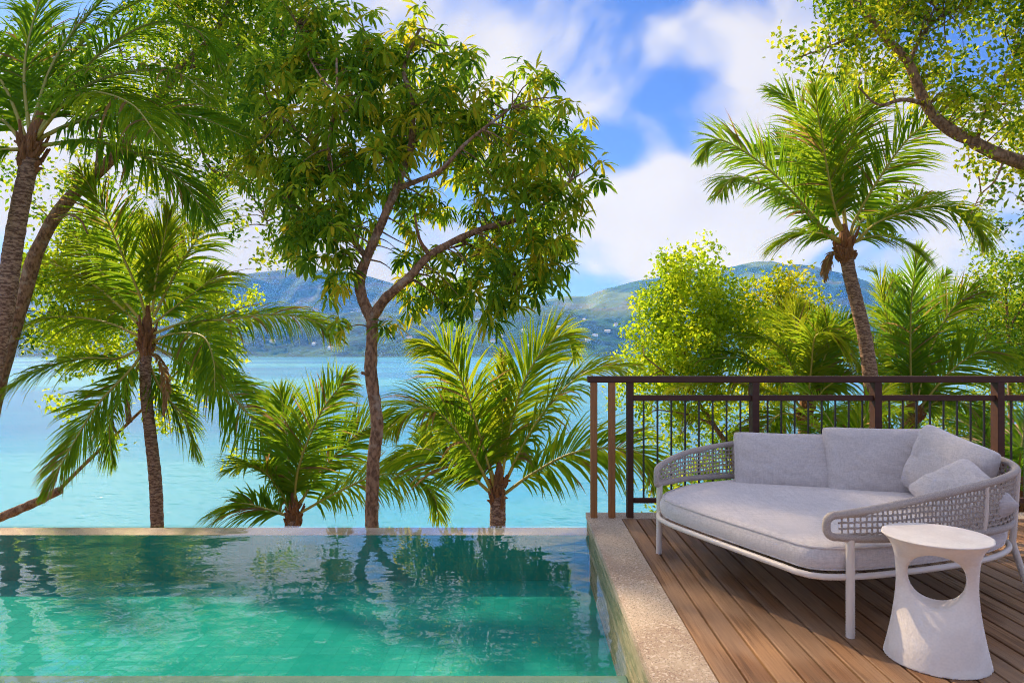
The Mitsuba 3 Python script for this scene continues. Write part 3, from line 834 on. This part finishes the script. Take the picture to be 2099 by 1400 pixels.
# low palm between the mango trunk and the railing
P = 'coconut_palm_003'
tag(P, 'low coconut palm with sunlit feathery fronds between mango trunk and railing', 'palm tree', G)
palm_trunk(P, [at(1018, 1290, 9.0), at(1020, 1080, 9.0), at(1021, 1010, 9.0)], 0.125, 0.105)
palm_heart(P, at(1022, 1003, 9.0), 0.085, (0.03, 0, 1), 0.45)
traced(P, 9.0, [
    ([(1014, 1000), (985, 900), (950, 790), (912, 722), (858, 706)], -0.3, {'tone': 0.3, 'droop': 0.2, **FACE}),
    ([(1021, 995), (1030, 850), (1028, 728)], 0.1, {'tone': 0.7, 'spread': 0.0, 'l': 0.55, 'npair': 40}),
    ([(1026, 995), (1048, 870), (1080, 770), (1128, 702), (1162, 690), (1178, 722)], 0.3, {'tone': 0.35, 'spread': 0.55, **FACE}),
    ([(1030, 1000), (1080, 900), (1135, 820), (1205, 762), (1292, 748)], -0.7, {'tone': 0.3, 'droop': 0.24}),
    ([(1034, 1012), (1090, 972), (1170, 930), (1260, 918), (1325, 938), (1352, 995)], -0.9, {'tone': 0.2, 'droop': 0.26}),
    ([(1010, 1010), (965, 925), (905, 852), (850, 838), (795, 880)], -1.0, {'tone': 0.1, 'droop': 0.26}),
    ([(1015, 990), (985, 900), (950, 835), (915, 808)], 0.9, {'tone': 0.6, **FACE}),
    ([(1008, 1012), (940, 955), (870, 920), (800, 945)], 0.5, {'tone': 0.1, 'droop': 0.26}),
], 0.74, npair=88, droop=0.16, width=0.033)

# tall palm behind the railing, right
P = 'coconut_palm_004'
tag(P, 'tall coconut palm with a ringed pinkish trunk rising behind the railing and daybed', 'palm tree', G)
palm_trunk(P, [at(1800, 1150, 11), at(1792, 870, 11), at(1785, 780, 11), at(1774, 700, 11), at(1756, 620, 11), at(1741, 560, 11), at(1732, 500, 11)], 0.150, 0.105)
palm_heart(P, at(1733, 505, 11), 0.115, (-0.08, 0, 1), 0.45, 30)
traced(P, 11.0, [
    ([(1726, 495), (1690, 470), (1616, 385), (1536, 318), (1467, 286), (1436, 325)], -0.8, {'tone': 0.05, 'droop': 0.16, **FACE}),
    ([(1726, 500), (1695, 480), (1640, 425), (1570, 383), (1505, 366), (1474, 400)], -1.4, {'tone': 0.05, 'droop': 0.28}),
    ([(1728, 480), (1707, 446), (1684, 343), (1650, 257), (1616, 200), (1578, 186)], 0.2, {'tone': 0.1, **FACE}),
    ([(1730, 480), (1712, 430), (1695, 343), (1676, 229), (1673, 170)], -0.8, {'tone': 0.2, 'droop': 0.1, **FACE}),
    ([(1736, 480), (1727, 371), (1747, 274), (1781, 194), (1825, 145)], -0.3, {'tone': 0.2, **FACE}),
    ([(1734, 480), (1716, 320), (1718, 210), (1738, 130)], 0.7, {'tone': 0.3, 'spread': 0.5, **FACE}),
    ([(1742, 485), (1755, 446), (1799, 371), (1856, 291), (1924, 234), (1985, 192)], -0.5, {'tone': 0.15, **FACE}),
    ([(1745, 500), (1760, 490), (1799, 457), (1867, 432), (1936, 423), (1993, 451), (2025, 500)], -1.0, {'tone': 0.15, 'droop': 0.28}),
    ([(1742, 490), (1765, 455), (1821, 423), (1879, 402), (1930, 396)], 0.9, {'tone': 0.2, 'droop': 0.2}),
    ([(1726, 480), (1690, 400), (1650, 343), (1604, 305), (1556, 303)], 0.9, {'tone': 0.15, 'droop': 0.15, **FACE}),
    ([(1724, 500), (1685, 480), (1640, 480), (1590, 500)], 0.8, {'tone': 0.2, 'droop': 0.26}),
    ([(1744, 500), (1790, 485), (1840, 490), (1900, 530)], 0.8, {'tone': 0.3, 'droop': 0.26}),
    ([(1724, 520), (1706, 520), (1694, 545), (1690, 575)], -0.3, {'dead': True, 'droop': 0.35, 'l': 0.25, 'npair': 30, 'spread': 0.2}),
], 0.74, npair=92, droop=0.15, width=0.033)

# palms further back, right
P = 'coconut_palm_005'
tag(P, 'coconut palm with tall blue green fronds behind the ringed palm trunk', 'palm tree', G)
palm_trunk(P, [at(1880, 1100, 13), at(1872, 960, 13), at(1870, 870, 13)], 0.15, 0.12)
palm_heart(P, at(1870, 850, 13), 0.13)
traced(P, 13.0, [
    ([(1870, 850), (1866, 740), (1868, 620), (1882, 515)], -0.8, {'tone': -0.25, 'droop': 0.06, **FACE}),
    ([(1866, 850), (1840, 740), (1815, 640), (1800, 570), (1778, 552)], -0.3, {'tone': 0.35, 'droop': 0.2}),
    ([(1874, 850), (1900, 740), (1940, 650), (1990, 600), (2030, 600)], -0.3, {'tone': 0.1, 'droop': 0.16, **FACE}),
    ([(1876, 850), (1940, 770), (2010, 720), (2070, 740)], -0.8, {'tone': 0.1, 'droop': 0.2}),
    ([(1864, 850), (1820, 770), (1790, 700), (1770, 690)], 0.8, {'tone': 0.4, 'droop': 0.2}),
    ([(1872, 850), (1885, 720), (1910, 620), (1940, 560)], 0.8, {'tone': 0.1, **FACE}),
    ([(1866, 855), (1820, 830), (1780, 850), (1750, 900)], -0.9, {'tone': 0.1, 'droop': 0.24}),
    ([(1876, 855), (1930, 820), (1980, 830), (2030, 880)], -1.2, {'tone': -0.1, 'droop': 0.24}),
    ([(1868, 850), (1850, 720), (1830, 640), (1836, 570)], 0.4, {'tone': 0.2, **FACE}),
], 0.80, npair=84, droop=0.15, width=0.036)
P = 'coconut_palm_006'
tag(P, 'bushy coconut palm with yellow green fronds in front of the round leafy trees', 'palm tree', G)
palm_trunk(P, [at(1650, 1100, 12.2), at(1648, 960, 12.2), at(1650, 860, 12.2)], 0.14, 0.12)
palm_heart(P, at(1652, 840, 12.2), 0.13)
traced(P, 12.2, [
    ([(1650, 840), (1630, 770), (1605, 720), (1570, 695), (1510, 690)], -0.8, {'tone': 0.2, 'droop': 0.2}),
    ([(1648, 845), (1590, 770), (1520, 735), (1432, 738)], -1.0, {'tone': -0.35, 'droop': 0.2}),
    ([(1655, 840), (1662, 760), (1672, 690), (1710, 690), (1756, 745)], -0.7, {'tone': 0.45, 'droop': 0.3}),
    ([(1658, 840), (1690, 740), (1720, 680), (1750, 650)], 0.7, {'tone': -0.2, **FACE}),
    ([(1652, 840), (1650, 740), (1630, 660), (1640, 620)], 0.5, {'tone': 0.5, **FACE}),
    ([(1656, 840), (1700, 790), (1760, 770), (1800, 800)], -0.9, {'tone': 0.2, 'droop': 0.24}),
    ([(1645, 850), (1570, 800), (1460, 780), (1375, 800)], -0.9, {'tone': 0.5, 'droop': 0.26}),
    ([(1645, 855), (1600, 850), (1560, 890), (1540, 950)], -0.9, {'tone': 0.2, 'droop': 0.24}),
    ([(1658, 855), (1700, 850), (1740, 880), (1760, 940)], -0.9, {'tone': 0.2, 'droop': 0.24}),
    ([(1654, 840), (1640, 750), (1600, 660), (1560, 640)], 0.9, {'tone': 0.3, **FACE}),
    ([(1654, 840), (1680, 760), (1700, 700), (1690, 650)], -0.2, {'tone': 0.1, **FACE}),
], 0.72, npair=80, droop=0.15, width=0.035)
P = 'coconut_palm_007'
tag(P, 'small palm with spread fronds seen through the railing beside the cushions', 'palm tree', G)
palm_heart(P, at(1740, 960, 9.6), 0.10)
random_fronds(P, at(1740, 955, 9.6), 12, 1.5 * K, 0.5, 78, 0, tone=0.2, npair=56, width=0.03)
P = 'coconut_palm_008'
tag(P, 'small dark palm low behind the railing at its far end', 'palm tree', G)
palm_heart(P, at(2085, 1010, 9.8), 0.10)
random_fronds(P, at(2085, 1000, 9.8), 11, 1.6 * K, 0.5, 75, 5, az0=1.0, tone=-0.2, npair=56, width=0.03)


# ------------------------------------------------------------------ broadleaf trees
def leaf_mesh(base, d, nrm, L, W, droop=0.0, shape='round'):
    """Many leaves: a folded diamond ('round') or a long drooping blade ('long')."""
    n = len(base)
    side = norm(np.cross(d, nrm))
    if shape == 'round':
        mid = base + d * (L * 0.55)[:, None]
        lift = nrm * (W * 0.16)[:, None]
        tip = base + d * L[:, None] - np.array([0, 0, 1.0]) * (droop * L)[:, None]
        v = np.stack([base, mid - side * (W / 2)[:, None] + lift, tip, mid + side * (W / 2)[:, None] + lift], 1)
        f = np.array([[0, 1, 2], [0, 2, 3]])
        m = 4
    else:
        g = np.array([0, 0, -1.0])
        p1 = base + d * (L * 0.12)[:, None]
        d2 = norm(d + g * (droop * 0.9)[:, None])
        p2 = p1 + d2 * (L * 0.38)[:, None]
        d3 = norm(d2 + g * (droop * 0.9)[:, None])
        p3 = p2 + d3 * (L * 0.3)[:, None]
        d4 = norm(d3 + g * (droop * 0.5)[:, None])
        p4 = p3 + d4 * (L * 0.2)[:, None]
        w = side * W[:, None] / 2
        v = np.stack([p1 - w * 0.35, p1 + w * 0.35, p2 - w, p2 + w, p3 - w * 0.8, p3 + w * 0.8, p4], 1)
        f = np.array([[0, 1, 3], [0, 3, 2], [2, 3, 5], [2, 5, 4], [4, 5, 6]])
        m = 7
    return v.reshape(-1, 3), (f[None] + (np.arange(n) * m)[:, None, None]).reshape(-1, 3), m


def rand_dirs(n):
    return norm(rng.normal(0, 1, (n, 3)))


def tips_in(clumps, per_m3, hollow=0.35):
    """Twig ends spread through the clumps (centre, radii), denser towards their skins."""
    out, cen = [], []
    for c, r in clumps:
        k = max(3, int(per_m3 * 4.19 * r[0] * r[1] * r[2]))
        u = rand_dirs(k)
        s = rng.uniform(hollow ** 3, 1, k) ** (1 / 3)
        wob = 0.55 + 0.95 * meshkit.fbm(u * 2.2 + c, 3, seed=6)
        out.append(c + u * (s * wob)[:, None] * r)
        cen.append(np.tile(c, (k, 1)))
    return np.vstack(out), np.vstack(cen)


def limb(pts, r0, r1, sides=10, n=40, seed=1):
    r0, r1 = r0 * K, r1 * K
    p = spline(pts, n)
    s = np.linspace(0, 1, n)
    r = r0 + (r1 - r0) * s ** 0.9
    v, f = tube(p, r, sides)
    nr = trimesh.Trimesh(v, f, process=False).vertex_normals
    return v + nr * ((meshkit.fbm(v * 7, 3, seed=seed) - 0.5) * 0.35 * r0)[:, None], f


def twigs_to(tips, nodes, share, r=0.007):
    """Thin twigs from the nearest point of the limbs to a share of the twig ends."""
    out = []
    for k in rng.choice(len(tips), int(len(tips) * share), replace=False):
        d = np.linalg.norm(nodes - tips[k], axis=1)
        i = np.argmin(d)
        if d[i] > 0.75 * K:
            continue
        a, b = nodes[i], tips[k]
        mid = (a + b) / 2 + rng.normal(0, 0.06, 3) * d[i] + [0, 0, 0.08 * d[i]]
        out.append(tube(spline([a, mid, b], 7), np.linspace(r * K * (0.6 + min(d[i], 1.5)), 0.004, 7), 4, caps=False))
    return out


def tree(key, label, cat, limbs, clumps, per_m3, leaves, L, W, colors, shape='round', group=None, spray_parts=0, twig=0.25, hollow=0.35, droop=0.15, spread=0.10, split=None):
    tag(key, label, cat, group)
    per_m3, L, W, spread = per_m3 / K ** 3, L * K, W * K, spread * K
    nodes = []
    for name, pts, r0, r1 in limbs:
        if name == 'trunk':
            g = pts[0] + 0.5 * (pts[0] - pts[1])
            pts = [np.array([g[0], g[1], min(ground_z(g[0], g[1]) - 0.3, pts[0][2] - 0.5)])] + list(pts)
        add(key + '__' + name, limb(pts, r0, r1, 14 if r0 > 0.05 else 8, 60 if r0 > 0.05 else 30), 'bark', True)
        nodes.append(spline(pts, 40)[6:])
    nodes = np.vstack(nodes)
    tips, cen = tips_in(clumps, per_m3, hollow)
    tw = twigs_to(tips, nodes, twig)
    if tw:
        add(key + '__twigs', join(tw), 'bark', True, kind='stuff')
    k = leaves
    n = len(tips) * k
    ti = np.repeat(np.arange(len(tips)), k)
    out = norm(tips - cen + [0, 0, 0.15])
    ax = norm(out * 0.7 + [0, 0, 0.35] + rng.normal(0, 0.35, tips.shape))
    if shape == 'long':
        a0 = norm(np.cross(ax, rand_dirs(len(tips))))
        b0 = np.cross(ax, a0)
        ph = np.tile(np.arange(k) * 2.399, len(tips)) + rng.uniform(0, 0.6, n)
        lift = rng.uniform(-0.15, 0.75, n)
        d = norm((np.cos(ph)[:, None] * a0[ti] + np.sin(ph)[:, None] * b0[ti]) + ax[ti] * lift[:, None])
        base = tips[ti] - ax[ti] * (rng.uniform(0, 0.10 * K, n))[:, None]
        nr = norm(ax[ti] + rng.normal(0, 0.3, (n, 3)))
    else:
        base = tips[ti] + rng.normal(0, spread, (n, 3))
        d = norm(ax[ti] * 0.6 + rand_dirs(n))
        nr = norm(rand_dirs(n) + [0, 0, 0.9])
    Ls = L * rng.uniform(0.65, 1.15, n)
    Ws = W * rng.uniform(0.8, 1.15, n)
    v, f, m = leaf_mesh(base, d, nr, Ls, Ws, np.clip(rng.normal(droop, 0.12, n), 0, 1), shape)
    cl = np.array(colors, float)
    mixv = np.clip(rng.normal(0.56, 0.28, len(tips))[ti] + rng.normal(0, 0.2, n), 0, 1) * (len(cl) - 1)
    i0 = np.minimum(mixv.astype(int), len(cl) - 2)
    c = cl[i0] + (cl[i0 + 1] - cl[i0]) * (mixv - i0)[:, None]
    col = np.repeat(c, m, 0)
    if spray_parts:
        near = np.argsort(tips[:, 1])[:spray_parts]
        fpl = len(f) // n
        big = np.ones(n, bool)
        for t in near:
            sel = np.arange(t * k, (t + 1) * k)
            big[sel] = False
            vi = np.arange(t * k * m, (t + 1) * k * m)
            add(key + '__leaf_spray', (v[vi], f[t * k * fpl:(t + 1) * k * fpl] - t * k * m), 'leaf', color=col[vi])
        vm, fm = np.repeat(big, m), np.repeat(big, fpl)
        re = np.cumsum(vm) - 1
        v, f, col = v[vm], re[f[fm]], col[vm]
    add(key + '__crown', (v, f), 'leaf', color=col, kind='stuff')
    return nodes


def clump(rows, d0, zr=0.9, dspan=0.0):
    out = []
    for row in rows:
        x, y, r = row[:3]
        d = d0 + (row[3] if len(row) > 3 else rng.uniform(-dspan, dspan))
        rr = r / F * d * K
        out.append((at(x, y, d), np.array([rr, rr * zr, rr])))
    return out


# mango tree in the middle
D = 7.6
mango_limbs = [
    ('trunk', [at(764, 1260, D), at(762, 1075, D), at(765, 950, D), at(773, 870, D), at(760, 760, D), at(763, 690, D), at(762, 630, D)], 0.084, 0.064),
    ('branch', [at(762, 655, D), at(742, 610, D), at(738, 570, D), at(760, 510, D), at(790, 440, D), at(815, 380, D), at(840, 310, D), at(846, 255, D - .1), at(842, 195, D - .1), at(828, 140, D), at(860, 60, D)], 0.066, 0.016),
    ('branch', [at(764, 650, D), at(790, 612, D - .1), at(835, 572, D - .2), at(880, 525, D - .2), at(940, 490, D - .1), at(1000, 466, D), at(1060, 450, D), at(1120, 415, D), at(1170, 370, D)], 0.060, 0.014),
    ('branch', [at(752, 528, D), at(722, 490, D + .3), at(702, 440, D + .4), at(690, 380, D + .3), at(660, 320, D + .2), at(600, 260, D)], 0.036, 0.012),
    ('branch', [at(812, 388, D), at(868, 366, D - .3), at(905, 348, D - .4), at(960, 290, D - .4), at(1050, 220, D - .2)], 0.034, 0.010),
    ('branch', [at(880, 524, D - .2), at(860, 490, D - .5), at(850, 440, D - .7)], 0.028, 0.010),
    ('branch', [at(690, 385, D + .3), at(675, 330, D), at(678, 270, D - .2), at(690, 200, D - .3), at(690, 120, D - .2)], 0.028, 0.010),
    ('branch', [at(940, 490, D), at(1010, 530, D + .3), at(1060, 570, D + .3)], 0.022, 0.008),
    ('branch', [at(690, 200, D - .3), at(640, 130, D), at(610, 50, D + .3)], 0.016, 0.006),
    ('branch', [at(690, 250, D - .2), at(740, 190, D), at(760, 100, D + .2)], 0.016, 0.006),
    ('branch', [at(600, 260, D), at(550, 210, D + .3), at(540, 150, D + .4)], 0.014, 0.006),
    ('branch', [at(700, 440, D + .3), at(640, 440, D), at(590, 410, D)], 0.016, 0.006),
    ('branch', [at(846, 300, D), at(900, 220, D + .4), at(960, 170, D + .5)], 0.024, 0.008),
    ('snag', [at(757, 768, D - .05), at(748, 766, D - .1), at(741, 764, D - .13)], 0.022, 0.016),
]
mango_clumps = clump([
    (855, 50, 48), (820, 100, 60), (690, 90, 95, .3), (620, 40, 80, .4), (760, 150, 85, .2), (560, 180, 90, .4), (930, 150, 62), (1075, 150, 46), (1100, 200, 60), (1020, 210, 75),
    (960, 105, 34), (900, 230, 90, -.2), (820, 240, 80, .4), (1165, 195, 30), (1195, 315, 48), (1205, 385, 42), (1130, 290, 66), (1060, 300, 85, -.2), (960, 300, 85, .4), (620, 290, 95, .2), (550, 330, 70, .3),
    (720, 290, 85, .4), (780, 360, 62, .5), (660, 400, 95, -.1), (600, 430, 70), (650, 490, 75), (700, 540, 55), (740, 440, 62, .5), (860, 430, 66, .5), (900, 400, 48, .5), (850, 560, 62, .3), (930, 560, 80, .1), (1010, 480, 82, .4), (1100, 430, 84), (1150, 480, 62),
    (1085, 520, 80, .2), (1010, 570, 78), (940, 620, 36, .1), (1075, 590, 52), (1000, 640, 32), (1185, 440, 44), (705, 660, 20, .1), (795, 668, 22, -.1), (830, 620, 40, .2), (1130, 360, 60, .4), (700, 200, 70, -.4), (1000, 370, 55, -.3), (690, 590, 30), (1120, 560, 46), (1175, 255, 44), (1060, 395, 56, -.2), (800, 300, 60, -.3), (1215, 345, 30), (880, 130, 60, .2), (600, 520, 44), (660, 560, 40),
], D, 0.95, 0.35)
tree('mango_tree', 'mango tree with long drooping leaves and forked reddish trunk rising behind the pool', 'tree', mango_limbs, mango_clumps, 94, 13, 0.235, 0.042,
     [(0.08, 0.19, 0.016), (0.16, 0.31, 0.02), (0.27, 0.43, 0.025), (0.44, 0.55, 0.03), (0.62, 0.52, 0.03)], 'long', spray_parts=290, twig=0.3, droop=0.62, hollow=0.3)

YG = [(0.18, 0.32, 0.014), (0.36, 0.52, 0.016), (0.53, 0.66, 0.02), (0.66, 0.70, 0.03)]
MG = [(0.07, 0.20, 0.014), (0.17, 0.33, 0.016), (0.33, 0.47, 0.022), (0.54, 0.58, 0.03)]
# leaning tree, upper left
D = 10.2
tree('leaning_tree', 'leaning tree with a dark bare bough and small yellow green leaves beside the tall palm', 'tree', [
    ('trunk', [at(-70, 1150, D), at(-20, 860, D), at(15, 720, D), at(50, 600, D), at(78, 510, D), at(128, 425, D), at(225, 330, D), at(310, 222, D), at(372, 138, D), at(450, 60, D), at(480, -60, D), at(440, -200, D), at(400, -330, D)], 0.16, 0.03),
    ('branch', [at(108, 455, D), at(140, 440, D - .2), at(165, 452, D - .3), at(180, 480, D - .3)], 0.03, 0.012),
    ('branch', [at(330, 200, D), at(400, 280, D + .3), at(432, 345, D + .3), at(490, 378, D + .2), at(535, 430, D + .2), at(565, 500, D + .2)], 0.035, 0.008),
    ('branch', [at(372, 138, D), at(440, 130, D), at(510, 80, D), at(600, 50, D)], 0.04, 0.01),
    ('branch', [at(200, 350, D), at(210, 260, D + .4), at(250, 160, D + .5), at(240, 60, D + .6)], 0.045, 0.012),
], clump([
    (440, 60, 100), (540, 40, 95), (500, 150, 100), (420, 200, 80), (470, 250, 80), (400, 300, 60), (500, 320, 70), (455, 370, 46), (480, 440, 38), (545, 470, 36), (585, 540, 20), (540, 535, 14), (600, 400, 48), (610, 20, 80), (350, 60, 80),
    (150, 340, 60), (40, 350, 40), (10, 330, 40), (200, 160, 80), (260, 240, 70), (300, 350, 60), (100, 420, 40), (250, 450, 30), (170, 440, 34), (90, 100, 70), (20, 150, 60), (620, 480, 40), (430, 470, 26), (545, 400, 40), (620, 130, 60), (330, 160, 60),
    (75, 560, 40), (95, 640, 34), (60, 690, 22), (50, 610, 30),
    (400, -60, 100), (520, -90, 90), (430, -200, 100), (520, -230, 80), (455, -300, 84), (400, -320, 50), (540, -320, 50), (200, -400, 60),  # unseen crown above the frame, added to cast dappled shade on the daybed
], D, 1.1, 0.6), 50, 22, 0.095, 0.052, MG, 'round', twig=0.3, spread=0.10, group='leafy trees round the terrace')

# yellow-green tree behind the left palm, with the bough that rises from the left edge
D = 12.0
tree('yellow_green_tree', 'yellow green tree with a low slanting bough behind the drooping palm', 'tree', [
    ('trunk', [at(-160, 1190, D), at(-60, 1080, D), at(0, 1060, D), at(60, 1035, D), at(122, 1005, D)], 0.12, 0.07),
    ('branch', [at(118, 1007, D), at(180, 945, D + .1), at(265, 865, D + .2), at(330, 800, D + .2), at(400, 720, D), at(450, 660, D)], 0.035, 0.012),
    ('branch', [at(265, 865, D), at(250, 770, D + .3), at(200, 680, D + .4), at(150, 600, D + .4), at(120, 540, D + .4)], 0.05, 0.012),
    ('branch', [at(330, 800, D), at(360, 840, D - .2), at(385, 870, D - .2)], 0.02, 0.006),
], clump([
    (110, 560, 62), (170, 620, 66), (190, 500, 52), (130, 480, 40), (240, 680, 60), (170, 700, 60), (110, 680, 46), (60, 560, 40), (130, 740, 26), (230, 560, 56), (270, 480, 40), (330, 540, 50), (400, 600, 50), (450, 650, 46), (495, 630, 22), (515, 605, 14),
    (440, 720, 46), (480, 700, 34), (380, 790, 40), (340, 840, 42), (375, 868, 24), (140, 840, 22), (110, 830, 14), (300, 610, 50), (470, 760, 24), (430, 590, 36), (485, 940, 16), (240, 900, 22), (265, 740, 36),
], D, 1.0, 0.5), 75, 24, 0.10, 0.058, YG, 'round', twig=0.25, spread=0.10, group='leafy trees round the terrace')

# round bright trees behind the railing
D = 12.4
tree('round_leafy_tree', 'bright yellow green tree with a domed crown behind the railing corner', 'tree', [
    ('trunk', [at(1530, 1130, D), at(1500, 940, D), at(1462, 870, D), at(1425, 815, D), at(1392, 740, D), at(1386, 660, D), at(1400, 560, D)], 0.085, 0.02),
    ('branch', [at(1425, 815, D), at(1370, 770, D - .3), at(1320, 730, D - .4)], 0.035, 0.01),
    ('branch', [at(1392, 740, D), at(1440, 680, D), at(1490, 640, D)], 0.035, 0.01),
    ('branch', [at(1462, 870, D), at(1410, 850, D - .4), at(1350, 840, D - .4)], 0.03, 0.01),
], clump([
    (1405, 560, 58), (1448, 522, 26), (1375, 528, 26), (1365, 575, 36), (1335, 622, 40), (1400, 640, 72), (1460, 610, 60), (1345, 690, 52), (1290, 700, 22), (1310, 675, 20), (1300, 745, 36), (1420, 720, 72), (1500, 640, 52), (1490, 705, 60), (1540, 680, 40), (1360, 760, 60),
    (1275, 780, 24), (1300, 810, 36), (1250, 830, 14), (1420, 800, 66), (1500, 780, 50), (1330, 860, 22), (1410, 870, 44), (1480, 860, 46), (1390, 925, 32), (1470, 940, 40), (1440, 980, 40), (1330, 890, 14), (1520, 900, 40), (1345, 800, 40), (1430, 560, 40),
], D, 1.0, 0.55), 74, 26, 0.095, 0.058, YG, 'round', twig=0.22, spread=0.095, group='leafy trees round the terrace')
D = 14.0
tree('round_leafy_tree_001', 'smaller yellow tinged tree crown between domed tree and ringed palm trunk', 'tree', [
    ('trunk', [at(1610, 1000, D), at(1605, 850, D), at(1600, 740, D), at(1605, 640, D)], 0.09, 0.02),
    ('branch', [at(1602, 760, D), at(1640, 690, D), at(1660, 640, D)], 0.03, 0.01),
], clump([(1580, 610, 44), (1620, 590, 38), (1602, 560, 16), (1640, 572, 16), (1655, 630, 40), (1560, 660, 46), (1625, 670, 56), (1680, 660, 26), (1590, 730, 56), (1540, 620, 26), (1660, 720, 50), (1570, 790, 60)], D, 1.0, 0.5), 68, 26, 0.105, 0.062,
     [(0.18, 0.28, 0.012), (0.38, 0.48, 0.016), (0.56, 0.60, 0.02), (0.68, 0.60, 0.03)], 'round', twig=0.2, spread=0.10, group='leafy trees round the terrace')

# tree whose bough reaches in from the upper right
D = 8.2
tree('overhanging_tree', 'overhanging tree with a dark bough reaching in above the ringed palm', 'tree', [
    ('bough', [at(2460, 700, D - .5), at(2330, 500, D - .3), at(2220, 390, D - .2), at(2115, 342, D), at(2060, 322, D), at(2000, 294, D), at(1940, 262, D), at(1895, 210, D), at(1862, 130, D), at(1800, 60, D), at(1740, -20, D), at(1690, -120, D)], 0.12, 0.03),
    ('branch', [at(1895, 212, D), at(1850, 205, D - .2), at(1800, 215, D - .3), at(1760, 180, D - .3)], 0.035, 0.008),
    ('branch', [at(1862, 130, D), at(1900, 60, D + .2), at(1960, 20, D + .3), at(2010, -10, D + .3)], 0.03, 0.008),
    ('branch', [at(2000, 294, D), at(2020, 230, D + .2), at(2050, 170, D + .3), at(2080, 120, D + .3)], 0.03, 0.008),
    ('branch', [at(1800, 60, D), at(1740, 80, D - .1), at(1690, 100, D - .2), at(1630, 120, D - .2)], 0.022, 0.006),
    ('branch', [at(2060, 322, D), at(2040, 370, D), at(2010, 400, D), at(1990, 440, D)], 0.015, 0.004),
    ('branch', [at(2160, 360, D), at(2120, 420, D), at(2080, 400, D)], 0.02, 0.005),
], clump([
    (1720, 45, 46), (1790, 30, 60), (1680, 80, 26), (1640, 105, 30), (1615, 95, 16), (1625, 150, 22), (1720, 110, 44), (1790, 110, 60), (1690, 135, 26), (1860, 60, 60), (1900, 120, 56), (1960, 130, 36), (1850, 175, 46), (1930, 190, 50), (1990, 190, 44), (2050, 130, 34), (2045, 180, 46),
    (2010, 40, 30), (1960, 25, 40), (2060, 230, 52), (1980, 250, 44), (2090, 290, 46), (2020, 340, 30), (2075, 375, 40), (2040, 400, 24), (1980, 330, 22), (1985, 440, 16), (2050, 470, 14), (2100, 160, 40), (2150, 250, 80), (2180, 120, 90), (2200, 380, 80), (1900, 10, 40), (2010, 290, 26),
    (1800, -80, 110), (1950, -100, 120), (2120, -60, 120), (2250, 0, 120), (2320, 250, 120), (1700, -60, 60),
], D, 1.1, 0.5), 140, 18, 0.08, 0.045, [(0.08, 0.20, 0.014), (0.22, 0.36, 0.016), (0.44, 0.54, 0.02), (0.64, 0.62, 0.03)], 'round', twig=0.35, spread=0.085, group='leafy trees round the terrace')

D = 13.4
tree('dense_leafy_tree', 'dense mid green tree with thin trunk past the far end of the railing', 'tree', [
    ('trunk', [at(2075, 1000, D), at(2072, 850, D), at(2068, 720, D), at(2062, 600, D)], 0.075, 0.02),
    ('branch', [at(2070, 760, D), at(2030, 690, D), at(1990, 640, D)], 0.03, 0.008),
    ('branch', [at(2066, 680, D), at(2100, 620, D), at(2130, 580, D)], 0.03, 0.008),
], clump([(2050, 570, 46), (2095, 560, 44), (2000, 590, 36), (1975, 640, 36), (2040, 650, 54), (2100, 660, 60), (2000, 700, 36), (2065, 730, 54), (2110, 770, 50), (2020, 470, 22), (2000, 500, 18), (2030, 520, 24), (2050, 800, 32), (2150, 640, 80), (2160, 760, 80)], D, 1.0, 0.6), 100, 20, 0.095, 0.05,
     MG, 'round', twig=0.3, spread=0.11, group='leafy trees round the terrace')

# shrubs and rocks low on the slope
for k, (px, py, d, r, lab) in enumerate([(1420, 1010, 10.5, 0.55, 'low green shrub at the foot of the domed tree'), (1600, 990, 10.2, 0.6, 'low green shrub behind the grey back cushions'), (1900, 960, 10.0, 0.55, 'green shrub behind the sideways cushion'), (1990, 860, 15.0, 0.8, 'leafy shrub on the slope past the last railing posts')]):
    c, r = at(px, py, d), r * K
    tree('shrub' if k == 0 else f'shrub_{k:03d}', lab, 'shrub', [('stem', [c - [0, 0, r * 1.6], c - [0, 0, r * 0.5], c], 0.03, 0.01)], [(c, np.array([r, r, r * 0.8])), (c + [r * .7, 0, -.2], np.array([r, r, r]) * .6), (c - [r * .8, 0.1, .2], np.array([r, r, r]) * .6)], 60, 14, 0.10, 0.055,
         MG, 'round', twig=0.2, spread=0.12, group='shrubs behind the railing')
for k, (px, py, d, r) in enumerate([(2075, 925, 12.0, 0.42), (2110, 905, 12.6, 0.5), (2055, 905, 13.0, 0.3)]):
    s = trimesh.creation.icosphere(4, 1.0)
    v = np.array(s.vertices)
    v = v * (0.75 + 0.5 * meshkit.fbm(v * 1.4 + k * 7, 4, seed=k)[:, None]) * [1.2, 1.0, 0.7] * r * K + at(px, py, d)
    add('boulder', (v, s.faces), 'rock', 30, label=['reddish brown boulder, lowest of the rocks past the last railing post', 'large reddish brown boulder by the frame edge past the railing', 'small brown boulder behind the other rocks past the railing'][k], cat='rock', group='boulders past the railing')
